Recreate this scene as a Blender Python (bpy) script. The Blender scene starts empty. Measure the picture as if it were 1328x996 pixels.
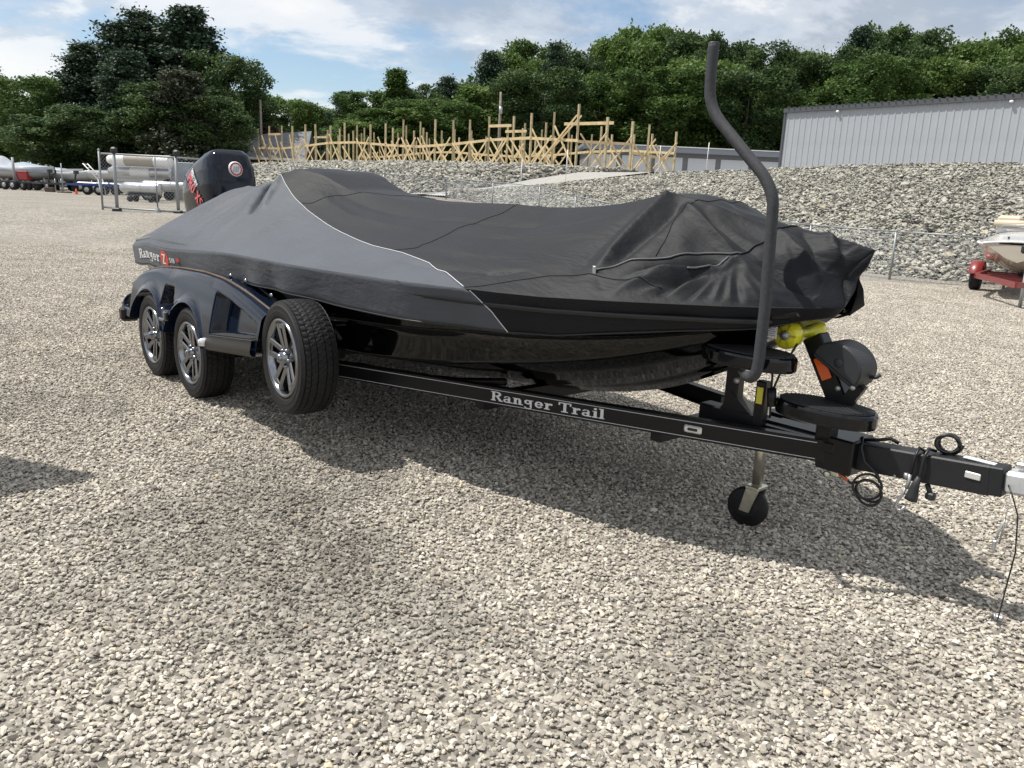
import bpy, math, random
import numpy as np
from math import sin, cos, pi, radians, sqrt, atan2
random.seed(7); RNG = np.random.default_rng(7)
scn = bpy.context.scene
COL = scn.collection

# ------------------------------------------------------------------ camera
CAM_H, PITCH, ROLL = 1.524, radians(13.15), radians(2.6)
cam_d = bpy.data.cameras.new('camera'); cam = bpy.data.objects.new('camera', cam_d); COL.objects.link(cam)
cam_d.sensor_width = 36.0; cam_d.lens = 36.0 * 1031 / 1328; cam_d.clip_start = 0.05; cam_d.clip_end = 3000
from mathutils import Matrix, Vector
fw = Vector((0, cos(PITCH), -sin(PITCH))); rt = Vector((1, 0, 0)); up = Vector((0, sin(PITCH), cos(PITCH)))
R_ = rt * cos(ROLL) + up * sin(ROLL); U_ = -rt * sin(ROLL) + up * cos(ROLL)
cam.matrix_world = Matrix(((R_.x, U_.x, -fw.x, 0), (R_.y, U_.y, -fw.y, 0), (R_.z, U_.z, -fw.z, CAM_H), (0, 0, 0, 1)))
scn.camera = cam

# ------------------------------------------------------------------ light
SUN_V = Vector((-.562, .064, 1.0)).normalized()
SUN_STRENGTH, SKY_STRENGTH, EXPOSURE = 5.0, 0.115, 0.18
sun_d = bpy.data.lights.new('sun', 'SUN'); sun_d.energy = SUN_STRENGTH; sun_d.angle = radians(0.53); sun_d.color = (1.0, .955, .88)
sun = bpy.data.objects.new('sun', sun_d); COL.objects.link(sun); sun.rotation_euler = SUN_V.to_track_quat('Z', 'Y').to_euler()
sun.location = (-20, -10, 40)
scn.view_settings.view_transform = 'Standard'; scn.view_settings.look = 'None'
scn.view_settings.exposure = EXPOSURE; scn.view_settings.gamma = 1.0; scn.view_settings.use_curve_mapping = False
world = bpy.data.worlds.new('World'); scn.world = world; world.use_nodes = True
wn, wl = world.node_tree.nodes, world.node_tree.links
wn.clear()
def N(nt, t, **kw):
    n = nt.new(t)
    for k, v in kw.items():
        if k.startswith('i_'):
            n.inputs[k[2:].replace('_', ' ')].default_value = v
        else: setattr(n, k, v)
    return n
sky = N(wn, 'ShaderNodeTexSky', sky_type='NISHITA', sun_disc=False)
sky.sun_elevation = math.asin(SUN_V.z); sky.sun_rotation = atan2(SUN_V.x, SUN_V.y) % (2*pi)
sky.air_density = 1.0; sky.dust_density = .4; sky.ozone_density = 1.2
bg1 = N(wn, 'ShaderNodeBackground'); bg1.inputs[1].default_value = SKY_STRENGTH
wl.new(sky.outputs[0], bg1.inputs[0])
tc = N(wn, 'ShaderNodeTexCoord'); sep = N(wn, 'ShaderNodeSeparateXYZ'); wl.new(tc.outputs['Generated'], sep.inputs[0])
def wmath(op, a, b=None):
    n = wn.new('ShaderNodeMath'); n.operation = op
    for i, x in enumerate((a, b)):
        if x is None: continue
        if isinstance(x, (int, float)): n.inputs[i].default_value = x
        else: wl.new(x, n.inputs[i])
    return n.outputs[0]
zz = wmath('ADD', wmath('MAXIMUM', sep.outputs[2], 0.0), 0.22)
comb = wn.new('ShaderNodeCombineXYZ')
wl.new(wmath('DIVIDE', sep.outputs[0], zz), comb.inputs[0]); wl.new(wmath('DIVIDE', sep.outputs[1], zz), comb.inputs[1])
def wnoise(scale, detail, rough, off, vec=comb.outputs[0], lac=2.0, dist=0.0):
    mp = wn.new('ShaderNodeMapping'); mp.inputs['Location'].default_value = off; wl.new(vec, mp.inputs[0])
    n = wn.new('ShaderNodeTexNoise'); n.inputs['Scale'].default_value = scale; n.inputs['Detail'].default_value = detail
    n.inputs['Roughness'].default_value = rough; n.inputs['Distortion'].default_value = dist; wl.new(mp.outputs[0], n.inputs[0]); return n.outputs[0]
def wramp(x, pts):
    r = wn.new('ShaderNodeValToRGB'); r.color_ramp.interpolation = 'EASE'
    e = r.color_ramp.elements
    while len(e) < len(pts): e.new(.5)
    for k, (p, c) in enumerate(pts):
        e[k].position = p; e[k].color = (c, c, c, 1) if isinstance(c, (int, float)) else (*c, 1)
    wl.new(x, r.inputs[0]); return r.outputs[0]
big = wnoise(.42, 3, .5, (3.4, 1.1, 0)); fine = wnoise(1.5, 9, .62, (5.4, 2.1, 0), dist=.25)
mask = wramp(wmath('ADD', wmath('MULTIPLY', big, .62), wmath('MULTIPLY', fine, .38)), [(.39, 0), (.45, .8), (.52, 1)])
shade = wramp(wmath('ADD', wmath('MULTIPLY', wnoise(1.5, 7, .6, (1.3, 7.7, 0), dist=.4), .6), wmath('MULTIPLY', fine, .4)), [(.40, (.48, .54, .63)), (.475, (.70, .75, .82)), (.53, (1.0, 1.0, 1.0))])
bg2 = N(wn, 'ShaderNodeBackground'); wl.new(shade, bg2.inputs[0]); bg2.inputs[1].default_value = 0.88
mx = wn.new('ShaderNodeMixShader'); wl.new(wmath('MULTIPLY', mask, .94), mx.inputs[0]); wl.new(bg1.outputs[0], mx.inputs[1]); wl.new(bg2.outputs[0], mx.inputs[2])
wo = wn.new('ShaderNodeOutputWorld'); wl.new(mx.outputs[0], wo.inputs[0])

# ------------------------------------------------------------------ frame of the trailer: u forward, v to the far side
YAW = radians(-48.665); O3 = np.array([-2.893, 6.227, 0.0])
A3 = np.array([cos(YAW), sin(YAW), 0.]); B3 = np.array([-sin(YAW), cos(YAW), 0.])
U0, V0 = 2.0, 1.3          # the trailer's own origin in (u, v)
ORG = O3 + A3*U0 + B3*V0

# ------------------------------------------------------------------ helpers
def tag(o, label=None, cat=None, group=None, kind=None):
    if label: o['label'] = label
    if cat: o['category'] = cat
    if group: o['group'] = group
    if kind: o['kind'] = kind
    return o
def empty(name, loc=(0, 0, 0), rz=0, label=None, cat=None, group=None, parent=None):
    o = bpy.data.objects.new(name, None); COL.objects.link(o); o.location = loc; o.rotation_euler = (0, 0, rz)
    o.empty_display_size = .2
    if parent: o.parent = parent
    return tag(o, label, cat, group)

class MB:
    """collects verts and faces for one mesh"""
    def __init__(s): s.v = []; s.f = []; s.n = 0; s.smooth = []
    def add(s, v, f, smooth=False):
        v = np.asarray(v, float); s.v.append(v)
        s.f += [tuple(i + s.n for i in q) for q in f]; s.smooth += [smooth]*len(f); s.n += len(v); return s
    def box(s, c, d, rot=None, bev=0.0):
        x, y, z = [k/2 for k in d]
        if bev > 0:
            b = min(bev, x*.9, y*.9, z*.9); vs = []
            for sx in (-1, 1):
                for sy in (-1, 1):
                    for sz in (-1, 1):
                        vs += [(sx*x, sy*(y-b), sz*(z-b)), (sx*(x-b), sy*y, sz*(z-b)), (sx*(x-b), sy*(y-b), sz*z)]
            idx = lambda a, b_, c_: (a*4+b_*2+c_)*3
            f = []
            for a in (0, 1):
                q = [idx(a, 0, 0), idx(a, 1, 0), idx(a, 1, 1), idx(a, 0, 1)]; f.append(q if a else q[::-1])
                q = [idx(0, a, 0)+1, idx(1, a, 0)+1, idx(1, a, 1)+1, idx(0, a, 1)+1]; f.append(q[::-1] if a else q)
                q = [idx(0, 0, a)+2, idx(1, 0, a)+2, idx(1, 1, a)+2, idx(0, 1, a)+2]; f.append(q if a else q[::-1])
            for p in (0, 1):
                for q in (0, 1):
                    f.append([idx(p, q, 0), idx(p, q, 0)+1, idx(p, q, 1)+1, idx(p, q, 1)][::(-1 if (p == q) else 1)])
                    f.append([idx(p, 0, q), idx(p, 0, q)+2, idx(p, 1, q)+2, idx(p, 1, q)][::(1 if (p == q) else -1)])
                    f.append([idx(0, p, q)+1, idx(0, p, q)+2, idx(1, p, q)+2, idx(1, p, q)+1][::(-1 if (p == q) else 1)])
            for a in (0, 1):
                for b2 in (0, 1):
                    for c2 in (0, 1):
                        i = idx(a, b2, c2); t = [i, i+1, i+2]; f.append(t if (a+b2+c2) % 2 else t[::-1])
            vs = np.array(vs)
        else:
            vs = np.array([(sx*x, sy*y, sz*z) for sx in (-1, 1) for sy in (-1, 1) for sz in (-1, 1)])
            f = [(0, 1, 3, 2), (4, 6, 7, 5), (0, 4, 5, 1), (2, 3, 7, 6), (0, 2, 6, 4), (1, 5, 7, 3)]
        if rot is not None: vs = vs @ np.array(rot).T
        return s.add(vs + np.array(c), f)
    def beam(s, a, b, w, h, upv=(0, 0, 1), bev=0.0):
        a = np.array(a, float); b = np.array(b, float); d = b-a; L = np.linalg.norm(d); d /= L
        y = np.cross(upv, d); y /= np.linalg.norm(y); z = np.cross(d, y)
        return s.box((a+b)/2, (L, w, h), np.array([d, y, z]).T, bev)
    def tube(s, pts, r, seg=10, cap=True, smooth=True, close=False):
        pts = np.array(pts, float); n = len(pts)
        r = np.broadcast_to(r, (n,)); rings = []
        t = np.gradient(pts, axis=0)
        if close: t = np.roll(pts, -1, 0) - np.roll(pts, 1, 0)
        t /= np.linalg.norm(t, axis=1)[:, None] + 1e-12
        ref = np.array([0, 0, 1.]) if abs(t[0][2]) < .9 else np.array([1., 0, 0])
        x = np.cross(ref, t[0]); x /= np.linalg.norm(x)
        an = np.linspace(0, 2*pi, seg, endpoint=False)
        for i in range(n):
            x = x - t[i]*(x@t[i]); x /= np.linalg.norm(x); y = np.cross(t[i], x)
            rings.append(pts[i] + r[i]*(np.cos(an)[:, None]*x + np.sin(an)[:, None]*y))
        f = []
        m = n if close else n-1
        for i in range(m):
            j2 = (i+1) % n
            for k in range(seg):
                k2 = (k+1) % seg; f.append((i*seg+k, i*seg+k2, j2*seg+k2, j2*seg+k))
        if cap and not close:
            f.append(tuple(range(seg))[::-1]); f.append(tuple((n-1)*seg+k for k in range(seg)))
        return s.add(np.concatenate(rings), f, smooth)
    def lathe(s, prof, c=(0, 0, 0), axis='y', seg=48, smooth=True, a0=0, a1=2*pi):
        """prof: (radius, along)"""
        full = abs(a1-a0-2*pi) < 1e-6
        an = np.linspace(a0, a1, seg, endpoint=not full); vs = []
        for r, h in prof:
            ca, sa = r*np.cos(an), r*np.sin(an); hh = np.full(len(an), h)
            vs.append(np.stack({'y': (ca, hh, sa), 'z': (ca, sa, hh), 'x': (hh, ca, sa)}[axis], 1))
        f = []; m = seg if full else seg-1
        for i in range(len(prof)-1):
            for k in range(m):
                k2 = (k+1) % seg; f.append((i*seg+k, i*seg+k2, (i+1)*seg+k2, (i+1)*seg+k))
        return s.add(np.concatenate(vs) + np.array(c), f, smooth)
    def grid(s, P, smooth=True, flip=False):
        """P: (n, m, 3)"""
        n, m = P.shape[:2]; f = []
        for i in range(n-1):
            for j in range(m-1):
                q = (i*m+j, i*m+j+1, (i+1)*m+j+1, (i+1)*m+j); f.append(q[::-1] if flip else q)
        return s.add(P.reshape(-1, 3), f, smooth)
    def mesh(s, name, mat):
        me = bpy.data.meshes.new(name); me.from_pydata(np.concatenate(s.v).tolist() if s.v else [], [], s.f)
        me.materials.append(mat); me.polygons.foreach_set('use_smooth', s.smooth); me.update(); return me
    def build(s, name, mat, parent=None, loc=None, rz=None, autosm=None):
        o = bpy.data.objects.new(name, s.mesh(name, mat)); COL.objects.link(o)
        if parent: o.parent = parent
        if loc is not None: o.location = loc
        if rz is not None: o.rotation_euler = (0, 0, rz)
        return o

def T_(*p):      # (u, v, z) -> trailer local
    p = np.array(p, float); return p - np.array([U0, V0, 0])
def copytree(o, parent=None):
    c = o.copy(); COL.objects.link(c)
    if parent: c.parent = parent
    for ch in list(o.children): copytree(ch, c)
    return c

# ------------------------------------------------------------------ materials
MATS = {}
def mat(name, col, rough=.6, metal=0.0, spec=.5, coat=0.0, noise=None, bump=None, emit=None):
    """noise=(scale, amount, detail): colour variation; bump=(scale, strength, distance)"""
    m = bpy.data.materials.new(name); m.use_nodes = True; nt = m.node_tree; n, l = nt.nodes, nt.links
    b = n['Principled BSDF']; b.inputs['Base Color'].default_value = (*col, 1); b.inputs['Roughness'].default_value = rough
    b.inputs['Metallic'].default_value = metal; b.inputs['Specular IOR Level'].default_value = spec; b.inputs['Coat Weight'].default_value = coat
    b.inputs['Coat Roughness'].default_value = .04
    t = n.new('ShaderNodeTexCoord')
    if noise:
        z = n.new('ShaderNodeTexNoise'); z.inputs['Scale'].default_value = noise[0]; z.inputs['Detail'].default_value = noise[2] if len(noise) > 2 else 4
        l.new(t.outputs['Object'], z.inputs[0])
        r = n.new('ShaderNodeValToRGB'); a = noise[1]
        r.color_ramp.elements[0].position = .32; r.color_ramp.elements[1].position = .68
        r.color_ramp.elements[0].color = (*[max(0, c*(1-a)) for c in col], 1); r.color_ramp.elements[1].color = (*[min(1, c*(1+a)) for c in col], 1)
        l.new(z.outputs[0], r.inputs[0]); l.new(r.outputs[0], b.inputs['Base Color'])
    if bump:
        z = n.new('ShaderNodeTexNoise'); z.inputs['Scale'].default_value = bump[0]; z.inputs['Detail'].default_value = 5; l.new(t.outputs['Object'], z.inputs[0])
        u = n.new('ShaderNodeBump'); u.inputs['Strength'].default_value = bump[1]; u.inputs['Distance'].default_value = bump[2]
        l.new(z.outputs[0], u.inputs['Height']); l.new(u.outputs[0], b.inputs['Normal'])
    MATS[name] = m; return m

def attr_mat(name, stops, rough=.85, attr='tint', big=None, trans=0.0, spec=.3, bump=None, stain=None):
    """colour from a per-face random attribute through a ramp; big=(scale, lo, hi) slow multiplicative drift in place"""
    m = bpy.data.materials.new(name); m.use_nodes = True; nt = m.node_tree; n, l = nt.nodes, nt.links
    b = n['Principled BSDF']; b.inputs['Roughness'].default_value = rough; b.inputs['Specular IOR Level'].default_value = spec
    a = n.new('ShaderNodeAttribute'); a.attribute_name = attr
    r = n.new('ShaderNodeValToRGB'); e = r.color_ramp.elements
    while len(e) < len(stops): e.new(.5)
    for k, (p, c) in enumerate(stops): e[k].position = p; e[k].color = (*c, 1)
    l.new(a.outputs['Fac'], r.inputs[0]); out = r.outputs[0]
    g = n.new('ShaderNodeNewGeometry')
    if big:
        z = n.new('ShaderNodeTexNoise'); z.inputs['Scale'].default_value = big[0]; z.inputs['Detail'].default_value = 4; l.new(g.outputs['Position'], z.inputs[0])
        mr = n.new('ShaderNodeMapRange'); mr.inputs[1].default_value = .35; mr.inputs[2].default_value = .65; mr.inputs[3].default_value = big[1]; mr.inputs[4].default_value = big[2]
        l.new(z.outputs[0], mr.inputs[0])
        mm = n.new('ShaderNodeVectorMath'); mm.operation = 'SCALE'; l.new(out, mm.inputs[0]); l.new(mr.outputs[0], mm.inputs['Scale']); out = mm.outputs[0]
    if stain:
        out = add_stain(n, l, g, out, stain)
    l.new(out, b.inputs['Base Color'])
    if bump:
        z = n.new('ShaderNodeTexNoise'); z.inputs['Scale'].default_value = bump[0]; l.new(g.outputs['Position'], z.inputs[0])
        u = n.new('ShaderNodeBump'); u.inputs['Strength'].default_value = bump[1]; u.inputs['Distance'].default_value = bump[2]
        l.new(z.outputs[0], u.inputs['Height']); l.new(u.outputs[0], b.inputs['Normal'])
    if trans > 0:
        tr = n.new('ShaderNodeBsdfTranslucent'); l.new(out, tr.inputs[0]); mxs = n.new('ShaderNodeMixShader'); mxs.inputs[0].default_value = trans
        l.new(b.outputs[0], mxs.inputs[1]); l.new(tr.outputs[0], mxs.inputs[2]); l.new(mxs.outputs[0], n['Material Output'].inputs[0])
    MATS[name] = m; return m

def add_stain(n, l, g, col, spots):
    """dusty grey-brown patches of dirty stone lying in the lot: (x, y, rx, ry, strength)"""
    nz = n.new('ShaderNodeTexNoise'); nz.inputs['Scale'].default_value = 2.2; nz.inputs['Detail'].default_value = 6; l.new(g.outputs['Position'], nz.inputs[0])
    for (x, y, rx, ry, st) in spots:
        s = n.new('ShaderNodeVectorMath'); s.operation = 'SUBTRACT'; l.new(g.outputs['Position'], s.inputs[0]); s.inputs[1].default_value = (x, y, 0)
        d = n.new('ShaderNodeVectorMath'); d.operation = 'MULTIPLY'; l.new(s.outputs[0], d.inputs[0]); d.inputs[1].default_value = (1/rx, 1/ry, 0)
        ln = n.new('ShaderNodeVectorMath'); ln.operation = 'LENGTH'; l.new(d.outputs[0], ln.inputs[0])
        ad = n.new('ShaderNodeMath'); ad.operation = 'MULTIPLY_ADD'; l.new(nz.outputs[0], ad.inputs[0]); ad.inputs[1].default_value = 1.6; l.new(ln.outputs['Value'], ad.inputs[2])
        mr = n.new('ShaderNodeMapRange'); mr.interpolation_type = 'SMOOTHSTEP'
        mr.inputs[1].default_value = 1.1; mr.inputs[2].default_value = 2.1; mr.inputs[3].default_value = 1-st; mr.inputs[4].default_value = 1; l.new(ad.outputs[0], mr.inputs[0])
        sc = n.new('ShaderNodeVectorMath'); sc.operation = 'SCALE'; l.new(col, sc.inputs[0]); l.new(mr.outputs[0], sc.inputs['Scale']); col = sc.outputs[0]
    return col
STAINS = [(-1.15, 3.35, .75, .95, .42), (-.55, 2.75, .6, .5, .28), (.85, 2.45, .75, .35, .25), (-3.4, 5.2, 1.1, .9, .16)]

M_blackpaint = mat('black_frame_paint', (.007, .007, .0085), .32, spec=.32, bump=(180, .05, .002))
M_gloss = mat('black_gelcoat', (.0015, .0015, .0022), .07, spec=.34, coat=0.0)
M_step = mat('black_step_gloss', (.003, .004, .006), .08, spec=.45)
M_pad = mat('rubber_tread_pad', (.022, .023, .026), .75, bump=(60, .3, .003))
M_rubber = mat('tyre_rubber', (.011, .011, .012), .62, spec=.3, noise=(14, .25))
M_chrome = mat('polished_rim', (.27, .28, .30), .16, metal=1.0)
M_galv = mat('galvanised_steel', (.40, .41, .42), .42, metal=.7, noise=(40, .15))
M_zinc = mat('zinc_tube', (.62, .60, .52), .30, metal=.9, noise=(30, .12))
M_foam = mat('charcoal_foam', (.030, .032, .037), .75, bump=(140, .3, .003), noise=(60, .2))
M_white = mat('white_vinyl', (.78, .78, .78), .45)
M_wire = mat('black_wire', (.008, .008, .009), .4)
M_plastic = mat('black_plastic', (.018, .020, .023), .55, bump=(90, .15, .002))
M_orange = mat('orange_reflector', (.85, .13, .01), .25, coat=.5)
M_yellowlab = mat('yellow_label', (.65, .58, .06), .5)
M_redlog = mat('red_print', (.62, .06, .035), .5)
M_greylab = mat('pale_label', (.55, .57, .60), .5)
M_alloy = mat('cast_coupler', (.50, .52, .53), .42, metal=.35, noise=(30, .1))
M_tonguecoat = mat('dark_textured_coat', (.013, .014, .016), .5, spec=.35, bump=(220, .4, .002))
M_brown = mat('dark_brown_trim', (.008, .006, .006), .4)
M_lens = mat('clear_lens', (.75, .75, .75), .12, metal=.5)
M_brownwood = mat('old_plank', (.10, .075, .055), .9, noise=(20, .3))

def roller_mat():
    m = mat('yellow_polyurethane', (.78, .72, .02), .18, coat=.4)
    b = m.node_tree.nodes['Principled BSDF']; b.inputs['Subsurface Weight'].default_value = .2
    return m
M_roller = roller_mat()
def flake_mat():
    m = mat('blue_black_metallic', (.003, .006, .014), .10, metal=.1, spec=.32, coat=0.1)
    n, l = m.node_tree.nodes, m.node_tree.links; b = n['Principled BSDF']
    t = n.new('ShaderNodeTexCoord'); z = n.new('ShaderNodeTexVoronoi'); z.inputs['Scale'].default_value = 420; l.new(t.outputs['Object'], z.inputs[0])
    r = n.new('ShaderNodeValToRGB'); r.color_ramp.elements[0].color = (.004, .007, .014, 1); r.color_ramp.elements[1].color = (.014, .028, .07, 1); r.color_ramp.elements[0].position = .55
    l.new(z.outputs['Color'], r.inputs[0]); l.new(r.outputs[0], b.inputs['Base Color']); return m
M_flake = flake_mat()
def cloth_mat(name, col, var, weave=.25, heather=0):
    m = bpy.data.materials.new(name); m.use_nodes = True; n, l = m.node_tree.nodes, m.node_tree.links
    b = n['Principled BSDF']; b.inputs['Roughness'].default_value = .60; b.inputs['Specular IOR Level'].default_value = .24
    b.inputs['Sheen Weight'].default_value = .06; b.inputs['Sheen Roughness'].default_value = .4
    t = n.new('ShaderNodeTexCoord')
    z = n.new('ShaderNodeTexNoise'); z.inputs['Scale'].default_value = 3.0; z.inputs['Detail'].default_value = 8; z.inputs['Roughness'].default_value = .6; l.new(t.outputs['Object'], z.inputs[0])
    z2 = n.new('ShaderNodeTexNoise'); z2.inputs['Scale'].default_value = 150; z2.inputs['Detail'].default_value = 2; l.new(t.outputs['Object'], z2.inputs[0])
    mxn = n.new('ShaderNodeMath'); mxn.operation = 'MULTIPLY_ADD'; l.new(z2.outputs[0], mxn.inputs[0]); mxn.inputs[1].default_value = heather; l.new(z.outputs[0], mxn.inputs[2])
    r = n.new('ShaderNodeMapRange'); r.inputs[1].default_value = .3+heather*.35; r.inputs[2].default_value = .7+heather*.65; r.inputs[3].default_value = 1-var; r.inputs[4].default_value = 1+var; l.new(mxn.outputs[0], r.inputs[0])
    s = n.new('ShaderNodeVectorMath'); s.operation = 'SCALE'; s.inputs[0].default_value = col; l.new(r.outputs[0], s.inputs['Scale']); l.new(s.outputs[0], b.inputs['Base Color'])
    # stretch wrinkles in the cloth's fine relief
    mp = n.new('ShaderNodeMapping'); mp.inputs['Scale'].default_value = (1.0, 2.6, 2.6); l.new(t.outputs['Object'], mp.inputs[0])
    w = n.new('ShaderNodeTexNoise'); w.inputs['Scale'].default_value = 3.2; w.inputs['Detail'].default_value = 4; w.inputs['Distortion'].default_value = .8; l.new(mp.outputs[0], w.inputs[0])
    u0 = n.new('ShaderNodeBump'); u0.inputs['Strength'].default_value = .22; u0.inputs['Distance'].default_value = .04; l.new(w.outputs[0], u0.inputs['Height'])
    wv = n.new('ShaderNodeTexNoise'); wv.inputs['Scale'].default_value = 320; l.new(t.outputs['Object'], wv.inputs[0])
    u = n.new('ShaderNodeBump'); u.inputs['Strength'].default_value = weave; u.inputs['Distance'].default_value = .0015; l.new(wv.outputs[0], u.inputs['Height'])
    w2 = n.new('ShaderNodeTexNoise'); w2.inputs['Scale'].default_value = 9.5; w2.inputs['Detail'].default_value = 5; w2.inputs['Distortion'].default_value = 1.6; l.new(mp.outputs[0], w2.inputs[0])
    u1 = n.new('ShaderNodeBump'); u1.inputs['Strength'].default_value = .17; u1.inputs['Distance'].default_value = .014; l.new(w2.outputs[0], u1.inputs['Height']); l.new(u0.outputs[0], u1.inputs['Normal']); l.new(u1.outputs[0], u.inputs['Normal']); l.new(u.outputs[0], b.inputs['Normal'])
    return m
M_lightcloth = cloth_mat('grey_cover_cloth', (.068, .076, .090), .10, .3, .35)
M_darkcloth = cloth_mat('black_cover_cloth', (.0052, .0064, .0092), .06, .2)

# ------------------------------------------------------------------ gravel lot
def ss(a, b, x):
    t = np.clip((np.asarray(x, float)-a)/(b-a), 0, 1); return t*t*(3-2*t)
def TZ(x, y):        # height of the lot
    x = np.asarray(x, float); y = np.asarray(y, float)
    return .55*ss(19, 27, y)*ss(4, -7, x) + .95*ss(23, 39, y)*ss(-14, -4, x)*ss(9, 3, x) + .10*ss(26, 60, y)*ss(0, -20, x)

def ground_mat():
    m = bpy.data.materials.new('crushed_stone_lot'); m.use_nodes = True; n, l = m.node_tree.nodes, m.node_tree.links
    b = n['Principled BSDF']; b.inputs['Roughness'].default_value = .95; b.inputs['Specular IOR Level'].default_value = .2
    g = n.new('ShaderNodeNewGeometry')
    vo = n.new('ShaderNodeTexVoronoi'); vo.inputs['Scale'].default_value = 38; l.new(g.outputs['Position'], vo.inputs[0])
    sp = n.new('ShaderNodeSeparateColor'); l.new(vo.outputs['Color'], sp.inputs[0])
    r = n.new('ShaderNodeValToRGB'); e = r.color_ramp.elements
    e.new(.5); e[0].position = 0; e[0].color = (.15, .138, .118, 1); e[1].position = .5; e[1].color = (.255, .235, .203, 1); e[2].position = 1; e[2].color = (.375, .35, .31, 1)
    l.new(sp.outputs[0], r.inputs[0])
    z = n.new('ShaderNodeTexNoise'); z.inputs['Scale'].default_value = .45; z.inputs['Detail'].default_value = 7; l.new(g.outputs['Position'], z.inputs[0])
    mr = n.new('ShaderNodeMapRange'); mr.inputs[1].default_value = .3; mr.inputs[2].default_value = .7; mr.inputs[3].default_value = .86; mr.inputs[4].default_value = 1.1; l.new(z.outputs[0], mr.inputs[0])
    z3 = n.new('ShaderNodeTexNoise'); z3.inputs['Scale'].default_value = 9; z3.inputs['Detail'].default_value = 6; l.new(g.outputs['Position'], z3.inputs[0])
    mr3 = n.new('ShaderNodeMapRange'); mr3.inputs[1].default_value = .3; mr3.inputs[2].default_value = .7; mr3.inputs[3].default_value = .78; mr3.inputs[4].default_value = 1.2; l.new(z3.outputs[0], mr3.inputs[0])
    ml = n.new('ShaderNodeMath'); ml.operation = 'MULTIPLY'; l.new(mr.outputs[0], ml.inputs[0]); l.new(mr3.outputs[0], ml.inputs[1])
    s = n.new('ShaderNodeVectorMath'); s.operation = 'SCALE'; l.new(r.outputs[0], s.inputs[0]); l.new(ml.outputs[0], s.inputs['Scale'])
    l.new(s.outputs[0], b.inputs['Base Color'])
    z2 = n.new('ShaderNodeTexVoronoi'); z2.inputs['Scale'].default_value = 30; l.new(g.outputs['Position'], z2.inputs[0])
    u = n.new('ShaderNodeBump'); u.inputs['Strength'].default_value = .55; u.inputs['Distance'].default_value = .03; u.invert = True; l.new(z2.outputs['Distance'], u.inputs['Height']); l.new(u.outputs[0], b.inputs['Normal'])
    return m
M_ground = ground_mat()
xs = np.concatenate([np.linspace(-900, -90, 8), np.linspace(-80, 60, 90), np.linspace(75, 900, 8)])
ys = np.concatenate([np.linspace(-300, -20, 6), np.linspace(-12, 90, 90), np.linspace(105, 1200, 10)])
X, Y = np.meshgrid(xs, ys, indexing='ij')
gmb = MB().grid(np.stack([X, Y, TZ(X, Y)], -1), flip=True)
ground = tag(gmb.build('ground', M_ground), kind='structure')

# one tile of crushed stone (2 m x 2 m), laid over the near lot by geometry nodes
def stones(P, size, flat=(.55, .3, .6), seed=0):
    """many irregular 20-triangle chips: P (n,3) centres, size (n,) half lengths -> verts, tris, per face tint"""
    rg = np.random.default_rng(seed); n = len(P)
    ph = (1+5**.5)/2; ico = np.array([(-1, ph, 0), (1, ph, 0), (-1, -ph, 0), (1, -ph, 0), (0, -1, ph), (0, 1, ph), (0, -1, -ph), (0, 1, -ph), (ph, 0, -1), (ph, 0, 1), (-ph, 0, -1), (-ph, 0, 1)], float)/1.75
    v = ico[None]*(1 + rg.uniform(-.34, .20, (n, 12, 1))) + rg.normal(0, .10, (n, 12, 3))
    v = np.sign(v)*np.abs(v)**.9
    v = v*np.stack([np.ones(n), rg.uniform(flat[0], 1, n), rg.uniform(flat[1], flat[2], n)], 1)[:, None]
    v *= size[:, None, None]
    a = rg.uniform(0, 2*pi, n); tx = rg.normal(0, .38, n); ty = rg.normal(0, .38, n)
    ca, sa = np.cos(a), np.sin(a)
    Rz = np.zeros((n, 3, 3)); Rz[:, 0, 0] = ca; Rz[:, 0, 1] = -sa; Rz[:, 1, 0] = sa; Rz[:, 1, 1] = ca; Rz[:, 2, 2] = 1
    Rx = np.zeros((n, 3, 3)); Rx[:, 0, 0] = 1; Rx[:, 1, 1] = np.cos(tx); Rx[:, 1, 2] = -np.sin(tx); Rx[:, 2, 1] = np.sin(tx); Rx[:, 2, 2] = np.cos(tx)
    Ry = np.zeros((n, 3, 3)); Ry[:, 1, 1] = 1; Ry[:, 0, 0] = np.cos(ty); Ry[:, 0, 2] = np.sin(ty); Ry[:, 2, 0] = -np.sin(ty); Ry[:, 2, 2] = np.cos(ty)
    Rr = Rx @ Ry @ Rz
    v = np.einsum('nij,nkj->nki', Rr, v) + P[:, None]
    tri = np.array([(0, 11, 5), (0, 5, 1), (0, 1, 7), (0, 7, 10), (0, 10, 11), (1, 5, 9), (5, 11, 4), (11, 10, 2), (10, 7, 6), (7, 1, 8), (3, 9, 4), (3, 4, 2), (3, 2, 6), (3, 6, 8), (3, 8, 9), (4, 9, 5), (2, 4, 11), (6, 2, 10), (8, 6, 7), (9, 8, 1)])
    f = (tri[None] + (np.arange(n)*12)[:, None, None]).reshape(-1, 3)
    tint = np.repeat(np.clip(rg.normal(.5, .24, n), 0, 1), 20)
    return v.reshape(-1, 3), f, tint
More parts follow.
